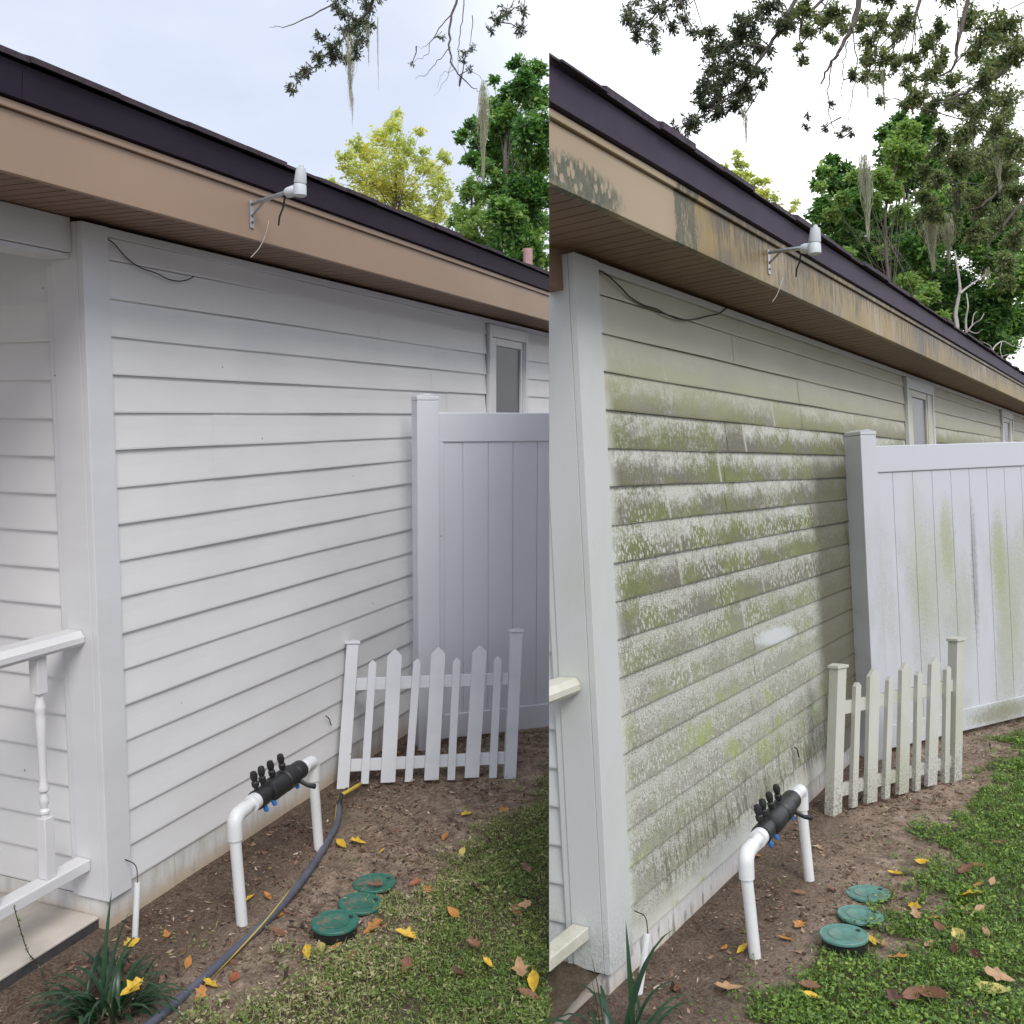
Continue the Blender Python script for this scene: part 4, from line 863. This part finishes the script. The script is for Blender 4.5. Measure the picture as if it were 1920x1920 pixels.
part('tie', MB().tube([hp[-1]+np.array([-.004, 0, .002]), onz('A', 640, 1490, -.095)], .0105, 10), blackp, hs, smooth=True)
v0 = np.array([6.77, 1.0, 2.9])
vp = thing('vent_pipe', 'pinkish vent pipe standing on the dark roof', 'pipe', v0); part('pipe', MB().tube([v0, (6.77, 1, 3.30)], .046, 20), pinkpvc, vp, smooth='auto'); part('flashing', MB().lathe([(.11, .075), (.06, .12), (.05, .16)], v0, (0, 0, 1), 20), blackp, vp, smooth='auto')
# plants
strap_plant('A', onz('A', 205, 1905, -.134)[:2], 85, .13, .29, 'dark green strap leaved clump by the porch floor', spikes=[(.35, .34, 1.30, .12, .008), (.2, .30, 1.15, .5, .007)])
strap_plant('B', onz('B', 1165, 1985, -.096)[:2], 26, .20, .34, 'dark green strap leaved clump by the mildewed corner', spikes=[(1.9, .30, 1.5, .1, .009), (2.4, .26, 1.5, .1, .008), (.6, .36, 1.45, .15, .009), (-.3, .42, 1.15, .9, .008), (-.1, .40, 1.0, .9, .007)])
grass('A'); grass('B')
CUR = 'A'
wd_ = [onz('A', 96, 1875, -.12), ony('A', 75, 1815, .0), ony('A', 55, 1790, -.005), ony('A', 45, 1765, -.01), ony('A', 34, 1728, -.02), ony('A', 26, 1700, -.02)]
wq = catmull(wd_, 5); wt = thing('weed', 'thin trailing weed with tiny leaves over the porch floor edge', 'plant', wq[0])
part('stem', MB().tube(wq, .0016, 5), LEAF['strap'], wt, rnd=True)
ps_ = np.array(wq)[8:]; k_ = rng.integers(len(ps_), size=46); d_ = unit(46); V_, q_ = leaves(ps_[k_], d_, perp(d_), rng.uniform(.006, .011, 46), np.full(46, .005), .1); part('leaflets', MB().arr(V_, q_), LEAF['olive'], wt, rnd=True)
# trees behind the houses
tree('yellowing_tree', 'yellow green tree above the clean house roof', 'tree',
     [(745,216,12),(738,238,20),(716,262,26),(758,268,24),(787,246,12),(668,272,16),(652,290,18),(692,288,28),(738,302,32),(790,292,18),(662,322,26),(700,332,32),(748,346,38),(800,322,26),(832,290,13),(818,350,28),(682,362,26),(722,386,32),(775,392,36),(822,402,26),(838,372,14),(625,340,9),(632,352,10),(643,366,12),(800,436,34),(760,424,30),(836,440,18),(700,420,28),(840,300,10)],
     22, LEAF['yellow'], 15000, .085, (740, 900), .9, 1.0)
tree('evergreen_tree', 'dense dark green tree beside the vent pipe', 'tree',
     [(968,118,14),(1000,132,22),(925,148,10),(985,158,26),(1004,190,30),(955,178,22),(925,196,16),(950,214,28),(898,240,20),(868,250,12),(880,232,8),(940,250,34),(1000,250,40),(862,262,8),(900,268,20),(930,294,34),(985,310,44),(1010,300,30),(892,296,16),(876,300,10),(912,316,18),(930,350,30),(990,370,44),(1012,360,28),(945,400,36),(1000,420,38),(960,450,36),(1005,470,34),(975,490,34)],
     12.5, LEAF['green'], 34000, .062, (965, 900), .8, 1.5)
tree('young_tree', 'light green feathery tree between yellow and dark green crowns', 'tree',
     [(885,345,16),(872,362,18),(900,372,18),(862,392,16),(880,405,24),(856,420,18),(905,420,24),(845,448,14),(875,440,26),(915,450,22),(895,470,24),(865,470,20),(930,470,18)],
     13.5, LEAF['light'], 9000, .05, (880, 900), .5, 1.2)
tree('yellowing_tree', 'small yellow green treetop above the mossy house roof', 'tree',
     [(1382,290,10),(1388,308,14),(1376,330,16),(1398,332,14),(1358,316,9),(1350,332,8),(1402,350,18),(1425,340,10),(1440,338,8),(1430,362,14),(1412,375,18),(1450,372,12),(1462,395,14),(1440,400,18),(1476,412,12),(1485,392,7),(1370,350,14),(1345,345,6),(1480,425,12),(1455,420,14),(1492,380,6)],
     24, LEAF['yellow'], 6000, .085, (1410, 900), .7, 1.0)
tree('evergreen_tree', 'bushy bright green tree behind the far end of the mossy roof', 'tree',
     [(1560,300,14),(1548,322,16),(1580,318,22),(1535,345,14),(1570,350,26),(1610,340,26),(1545,380,18),(1582,388,30),(1625,378,32),(1526,402,12),(1556,418,26),(1600,425,34),(1650,415,36),(1580,455,28),(1625,465,36),(1680,450,40),(1730,470,44),(1600,490,26),(1650,500,36),(1700,510,44),(1760,520,46),(1800,560,46),(1850,580,46),(1900,600,44),(1660,540,24),(1710,560,34),(1770,580,40),(1820,620,36),(1870,650,36),(1750,420,50),(1810,440,50),(1870,460,50),(1690,270,22),(1670,300,26),(1720,260,30),(1700,330,36),(1665,250,18),(1740,310,40),(1660,350,28),(1790,340,48),(1850,350,50),(1900,420,46),(1770,390,40),(1900,520,46),(1690,225,18),(1730,232,24)],
     21, LEAF['green'], 95000, .105, (1720, 900), 1.3, 1.8)
tree('young_tree', 'yellow green young tree in front of the bushy crown', 'tree',
     [(1700,245,22),(1680,275,22),(1720,290,26),(1690,310,26),(1650,330,20),(1670,360,20),(1640,372,14),(1560,400,14),(1580,372,14),(1540,350,10),(1700,530,22),(1740,545,20),(1760,600,18),(1690,400,20),(1655,470,14),(1590,475,12),(1720,570,16),(1600,330,12)],
     18.5, LEAF['light'], 15000, .08, (1690, 900), .6, 1.4)
# dead pale branches above the roof, right
def snag(label, stems, depth):
    global CUR; CUR = 'A'
    b = W(*stems[0][0][0], depth); mb = MB()
    for pts, r0, r1 in stems: P_ = catmull([W(x, y, depth+random.uniform(-.05, .05)) for x, y in pts], 5); mb.tube(P_, np.linspace(r0, r1, len(P_)), 6)
    solo('dead_branch', mb, palebark, label, 'branch', loc=b)
snag('pale dead sapling standing before dark foliage behind the mossy roof', [([(1797,760),(1795,622),(1792,590),(1797,560),(1800,540),(1795,500),(1790,470)],.035,.012),([(1800,550),(1815,538),(1835,524),(1850,512)],.018,.008),([(1810,760),(1812,640),(1811,600),(1815,575),(1812,550)],.022,.008),([(1811,625),(1825,608),(1838,600),(1845,588)],.012,.005),([(1812,618),(1830,625),(1842,618)],.009,.004),([(1822,612),(1826,590),(1832,584)],.008,.004)], 15)
snag('tangle of pale dead twigs low behind the far roof edge', [([(1850,780),(1866,680),(1862,655),(1880,640),(1900,650)],.018,.006),([(1866,668),(1845,660),(1830,664)],.01,.004),([(1862,660),(1856,648),(1840,640)],.008,.003),([(1870,672),(1890,665),(1905,672)],.008,.004),([(1868,690),(1850,676),(1838,680)],.008,.003),([(1878,642),(1876,660),(1888,690)],.008,.004)], 15)
# oak branches reaching into the picture from above
oak_branch('leafy dark oak branch hanging into the clean yard sky', [([(760,-260),(720,-80),(690,20),(655,60),(620,95),(585,130),(550,160)],.03,.004),([(690,10),(670,60),(672,110)],.01,.003),([(700,-40),(600,20),(540,48),(505,48)],.012,.002)], 7.5, LEAF['oak'], 1500, .062,
           [(640,20,22),(665,40,24),(690,15,24),(655,62,24),(620,85,22),(600,70,14),(680,75,16),(668,95,16),(630,105,18),(598,108,16),(575,130,14),(560,145,12),(540,165,9),(550,172,8),(652,112,12),(640,-20,30),(700,-20,30),(690,48,16)], twigs=9)
oak_branch('bare twiggy oak branch above the dark green tree', [([(900,-240),(870,-60),(845,40),(843,90),(855,130),(880,160),(900,170)],.022,.003),([(845,30),(810,70),(800,100),(770,120)],.007,.0015),([(843,85),(815,120),(795,140),(780,146)],.006,.0015),([(872,-40),(866,40),(860,90),(872,120),(905,150)],.008,.002),([(886,30),(882,80),(868,110)],.006,.0015),([(850,110),(835,150),(815,180)],.004,.001),([(828,60),(800,85),(780,88)],.004,.001),([(860,100),(858,140),(862,170)],.003,.001),([(855,128),(830,140),(820,165)],.003,.001)], 7.5, LEAF['oak'], 130, .04,
           [(772,120,5),(873,98,9),(866,115,8),(885,90,8),(880,130,7),(830,70,6)], twigs=6)
oak_branch('sparse oak sprigs at the edge above the dark green tree', [([(1010,-200),(985,-60),(960,10),(930,45)],.012,.002),([(985,-40),(980,30),(978,70)],.006,.0015)], 7.0, LEAF['oak'], 150, .06, [(930,40,14),(950,20,14),(975,55,12),(985,20,14),(920,55,8)], twigs=6)
moss(655, 60, 190, 12, 7.4, 70, 'thin grey moss wisp under the leafy dark oak branch'); moss(660, 160, 232, 5, 7.3, 16, 'small stray moss thread below the leafy oak branch')
moss(708, 30, 158, 2.5, 7.4, 9, 'single long moss thread in open sky, clean yard side'); moss(906, 150, 318, 13, 7.2, 150, 'long pale moss tassel before the dark green tree')
moss(690, 40, 120, 6, 7.5, 24, 'short moss wisp close beside the leafy oak branch')
oak_branch('leafy oak branch at top, nearest to the mossy house roof corner', [([(1380,-200),(1300,-60),(1250,0),(1215,40),(1190,60)],.03,.004),([(1270,-20),(1290,40),(1300,60)],.012,.003)], 7.8, LEAF['oak'], 1300, .06,
           [(1180,20,20),(1175,45,16),(1200,40,22),(1195,65,14),(1225,50,20),(1225,75,16),(1240,20,24),(1258,50,18),(1280,40,20),(1300,60,16),(1320,60,14),(1230,95,8),(1210,-10,26),(1280,-5,28)], twigs=8, spread=.6)
oak_branch('drooping leafy oak branch over the small yellow treetop', [([(1560,-220),(1520,-60),(1460,60),(1420,120),(1385,165),(1330,210),(1270,245)],.035,.004),([(1440,90),(1380,80),(1330,110)],.012,.003),([(1400,145),(1410,180),(1400,210)],.008,.002)], 7.4, LEAF['oak'], 4200, .066,
           [(1440,10,30),(1410,40,30),(1460,50,28),(1380,80,30),(1350,85,24),(1330,95,18),(1420,90,30),(1370,115,30),(1340,125,24),(1400,130,26),(1430,135,16),(1360,150,28),(1390,165,26),(1330,160,22),(1315,175,18),(1350,185,26),(1380,195,24),(1320,200,20),(1345,210,18),(1300,225,18),(1290,240,14),(1265,240,10),(1272,255,8),(1402,180,14),(1325,60,16),(1430,160,10),(1385,60,26)], twigs=9, spread=.7)
oak_branch('bare forked oak branch dangling before open sky, mossy yard side', [([(1640,-220),(1620,-60),(1605,30),(1580,85),(1560,115),(1540,155)],.045,.009),([(1560,118),(1553,180),(1558,225),(1572,255),(1590,280)],.008,.002),([(1588,75),(1582,125),(1577,185),(1580,245)],.008,.002),([(1600,50),(1605,120),(1596,180),(1588,230),(1580,260)],.008,.002),([(1556,190),(1530,210),(1512,240)],.004,.001),([(1575,255),(1570,290),(1590,300),(1610,290)],.004,.001),([(1545,170),(1525,205)],.003,.001)], 7.2, LEAF['oak'], 300, .045,
           [(1560,195,5),(1585,240,9),(1595,250,8),(1545,240,8),(1575,250,8),(1600,145,10),(1510,240,7),(1515,215,5)], twigs=5)
oak_branch('wide leafy oak canopy across the top, mossy yard side', [([(2050,-150),(1950,40),(1888,125),(1840,155),(1800,178),(1720,200)],.06,.008),([(1760,-200),(1720,20),(1700,60),(1680,85)],.03,.003),([(1860,-200),(1800,60),(1790,120),(1750,150),(1700,195)],.03,.003),([(1640,-80),(1520,20),(1500,60),(1505,100)],.03,.003),([(1700,-60),(1640,90),(1612,120)],.014,.003)], 7.6, LEAF['olive'], 15000, .062,
           [(1480,40,24),(1505,20,28),(1510,60,22),(1500,90,14),(1505,115,10),(1545,40,22),(1560,70,18),(1580,50,20),(1570,20,26),(1620,40,22),(1630,75,18),(1650,40,22),(1620,110,22),(1625,140,20),(1600,135,12),(1660,110,18),(1680,60,22),(1700,30,22),(1685,120,22),(1700,150,22),(1650,145,14),(1715,110,24),(1735,85,22),(1740,140,24),(1720,180,20),(1700,190,16),(1650,190,10),(1760,60,22),(1770,110,20),(1790,150,24),(1780,185,26),(1820,30,34),(1850,70,36),(1890,40,40),(1830,105,26),(1870,120,36),(1905,100,38),(1840,150,26),(1800,190,30),(1840,200,34),(1890,190,40),(1750,200,22),(1870,250,40),(1820,240,30),(1910,280,40),(1850,300,34),(1790,-20,40),(1660,-10,30)], twigs=9, spread=1.0)
oak_branch('olive green oak foliage hanging low at the right edge', [([(2080,120),(1980,300),(1900,330),(1850,380),(1800,400)],.05,.006),([(1990,280),(1900,400),(1860,450),(1850,480)],.03,.004)], 9.0, LEAF['olive'], 14000, .068,
           [(1760,280,24),(1790,310,30),(1830,290,30),(1870,330,36),(1905,360,36),(1760,340,26),(1800,360,30),(1840,380,34),(1880,410,36),(1730,370,20),(1750,400,24),(1790,420,26),(1830,440,26),(1765,440,20),(1720,410,14),(1900,450,30),(1885,530,22),(1895,490,24),(1880,500,18),(1735,320,18),(1800,260,24),(1880,280,34),(1735,440,14),(1770,250,18)], twigs=9, spread=1.0)
moss(1396, 195, 272, 9, 7.3, 40, 'thin moss wisp under the drooping leafy oak branch'); moss(1620, 285, 440, 15, 7.2, 170, 'long pale moss tassel hanging free before green leaves, mossy side')
moss(1868, 225, 345, 14, 7.5, 150, 'moss tassel high at the right edge'); moss(1822, 215, 300, 9, 7.6, 50, 'narrow moss strand left of the right edge tassel')
moss(1745, 395, 500, 20, 8.5, 260, 'broad moss curtain over bright leaves behind the roof'); moss(1775, 400, 490, 16, 8.6, 170, 'shorter moss curtain right beside the broad moss curtain')
moss(1625, 140, 190, 10, 7.3, 30, 'little moss tuft in the canopy gap'); moss(1655, 120, 230, 7, 7.4, 28, 'faint moss thread through the canopy gap'); moss(1850, 500, 530, 10, 9, 40, 'small moss ball on the dead sapling')
# fallen leaves
A_ = [(640,1585,.052,'yellow','yellow leaf beside the hose, left one of a pair'),(673,1581,.055,'yellow','curled yellow leaf beside the hose, right one of a pair'),(834,1571,.052,'orange','orange brown leaf on soil right of the pair near the hose'),
(875,1528,.040,'yellow','small yellow leaf on soil below the picket panel'),(866,1602,.045,'pale yellow','dull yellow leaf on thin grass above the valve boxes'),(716,1597,.022,'yellow','tiny yellow leaf between hose and farthest valve box'),
(778,1658,.040,'rusty','rusty leaf just right of the farthest green lid'),(802,1672,.045,'orange','orange leaf second to the right of farthest green lid'),(697,1743,.062,'orange','large orange tan leaf touching the nearest green lid'),
(760,1757,.062,'yellow','bright yellow leaf right of the nearest green lid'),(602,1778,.050,'pale yellow','pale yellow leaf below the nearest green lid'),(576,1790,.050,'yellow','pointed yellow leaf left of the pale one below the lids'),
(627,1781,.045,'orange','orange leaf below the nearest green lid, at the end of a row'),(657,1796,.048,'brown','brown leaf on soil below the row of yellow leaves'),(523,1749,.050,'brown','brown leaf on soil left of the nearest lid, clean yard'),
(895,1664,.050,'dark brown','dark leaf in the grass right of the farthest lid, clean yard'),(968,1711,.050,'brown','brown leaf touching a tan leaf in the clean lawn'),(983,1700,.040,'tan','tan leaf touching a brown leaf in the clean lawn'),
(850,1714,.052,'orange','orange edged leaf in the middle of the clean lawn'),(761,1815,.050,'brown','flat brown leaf low in the clean lawn'),(887,1771,.042,'brown','brown leaf in the clean lawn below the orange edged one'),
(975,1818,.062,'tan','large tan brown leaf near right edge of the clean lawn'),(915,1808,.038,'yellow','small yellow leaf low in the clean lawn'),(1000,1846,.065,'yellow','long yellow leaf at the clean lawn corner'),
(578,1865,.040,'dark brown','dark red leaf near the bottom of the clean yard'),(612,1852,.038,'brown','reddish brown leaf beside the dark red one at the bottom'),(857,1823,.045,'dark brown','dark leaf sunk in the low part of the clean lawn'),
(812,1464,.035,'yellow','yellow leaf at the foot of the picket panel'),(770,1470,.040,'rusty','rusty leaf at the foot of the picket panel'),(988,1630,.042,'brown','brown leaf standing in thin grass right of the clean yard'),(945,1521,.040,'orange','orange leaf at the upper lawn edge of the clean yard'),
(246,1856,.060,'yellow','bright yellow leaf on the dark strap leaved plant'),(160,1880,.035,'orange','small orange leaf low in the dark strap leaved plant'),(248,1771,.045,'yellow','yellow leaf at the foot of the clean corner conduit'),
(312,1752,.035,'orange','orange leaf on bare soil near the clean corner'),(353,1808,.042,'orange','orange leaf left of the hose on bare soil'),(397,1847,.048,'yellow','yellow leaf just below the hose'),(440,1834,.060,'rusty','large rust orange leaf just below the hose'),
(375,1868,.042,'orange','narrow orange leaf below the hose near the bottom'),(468,1685,.038,'yellow','yellow leaf between the near riser and the hose'),(502,1684,.035,'orange','orange leaf touching the left side of the hose'),(523,1715,.038,'orange','orange leaf right of the hose at mid length'),(992,1868,.060,'brown','crumpled brown leaf in the bottom corner of the clean lawn')]
for a in A_: fallen('A', *a, lift=(.10 if a[0] in (246,) else 0))
B_ = [(1677,1638,.048,'yellow','yellow leaf above the farthest faded lid'),(1729,1618,.045,'yellow','small yellow leaf at the upper ground cover edge'),(1813,1683,.075,'yellow','largest bright yellow leaf on the ground cover'),
(1814,1709,.058,'brown','brown leaf just below the largest yellow leaf'),(1836,1707,.045,'tan','tan leaf right below the largest yellow leaf'),(1716,1701,.045,'yellow','yellow leaf lying against a tan leaf, mossy yard'),
(1717,1716,.048,'tan','tan leaf lying against a yellow leaf, mossy yard'),(1749,1722,.040,'orange','orange leaf in the ground cover centre'),(1762,1739,.055,'brown','folded brown leaf in the ground cover centre'),
(1797,1757,.072,'pale yellow','long pale yellow leaf on the ground cover'),(1849,1750,.042,'tan','small tan leaf right of the long pale leaf'),(1742,1770,.050,'tan','tan leaf low left of the long pale leaf'),(1684,1796,.058,'orange','orange brown leaf in ground cover below the lids'),
(1634,1765,.045,'yellow','yellow orange leaf right of the nearest faded lid'),(1830,1795,.045,'dark brown','dark leaf in the lower ground cover'),(1517,1850,.055,'brown','brown leaf at the bottom edge of the mossy soil'),(1523,1869,.045,'yellow','yellow leaf at the bottom of the mossy yard'),
(1858,1856,.088,'pale yellow','very large pale yellow leaf in the bottom right corner'),(1750,1870,.090,'brown','very large curled brown leaf at the bottom'),(1713,1866,.075,'brown','large brown leaf left of the very large curled one'),(1679,1880,.060,'dark brown','dark leaf at the bottom edge left of the large brown ones'),
(1875,1834,.070,'tan','tan orange leaf at the right edge low in ground cover'),(1812,1634,.055,'brown','brown leaf in the upper ground cover'),(1833,1623,.045,'rusty','rusty leaf touching the brown one in upper ground cover'),(1832,1661,.045,'orange','orange leaf in the upper ground cover'),
(1861,1655,.040,'tan','tan leaf near the right edge in upper ground cover'),(1873,1580,.050,'brown','brown leaf near the right edge at far ground cover'),(1538,1590,.040,'tan','tan leaf behind the far riser on mossy side soil'),(1500,1676,.050,'brown','brown leaf on soil left of the farthest faded lid'),
(1559,1668,.045,'brown','curled brown leaf right of the far riser foot'),(1497,1737,.050,'orange','orange brown leaf on soil left of the nearest faded lid'),(1472,1760,.050,'orange','orange brown leaf on soil farther left of the nearest faded lid'),(1680,1711,.050,'brown','brown leaf right of the middle faded lid'),
(1391,1783,.042,'yellow','yellow orange leaf at the near riser foot, mossy side'),(1358,1777,.038,'orange','orange leaf left of the near riser foot, mossy side'),(1368,1853,.070,'tan','long tan leaf on soil below the near riser'),(1268,1854,.050,'brown','brown leaf near the mildewed corner conduit'),
(1418,1606,.045,'orange','orange leaf close behind the near riser elbow'),(1650,1770,.048,'tan','tan brown leaf between lids and ground cover'),(1790,1780,.04,'dark brown','dark folded leaf below the long pale leaf')]
for a in B_: fallen('B', *a)
fallen('A', 702, 1661, .05, 'brown', 'brown leaf lying on the farthest green lid', lift=.012)
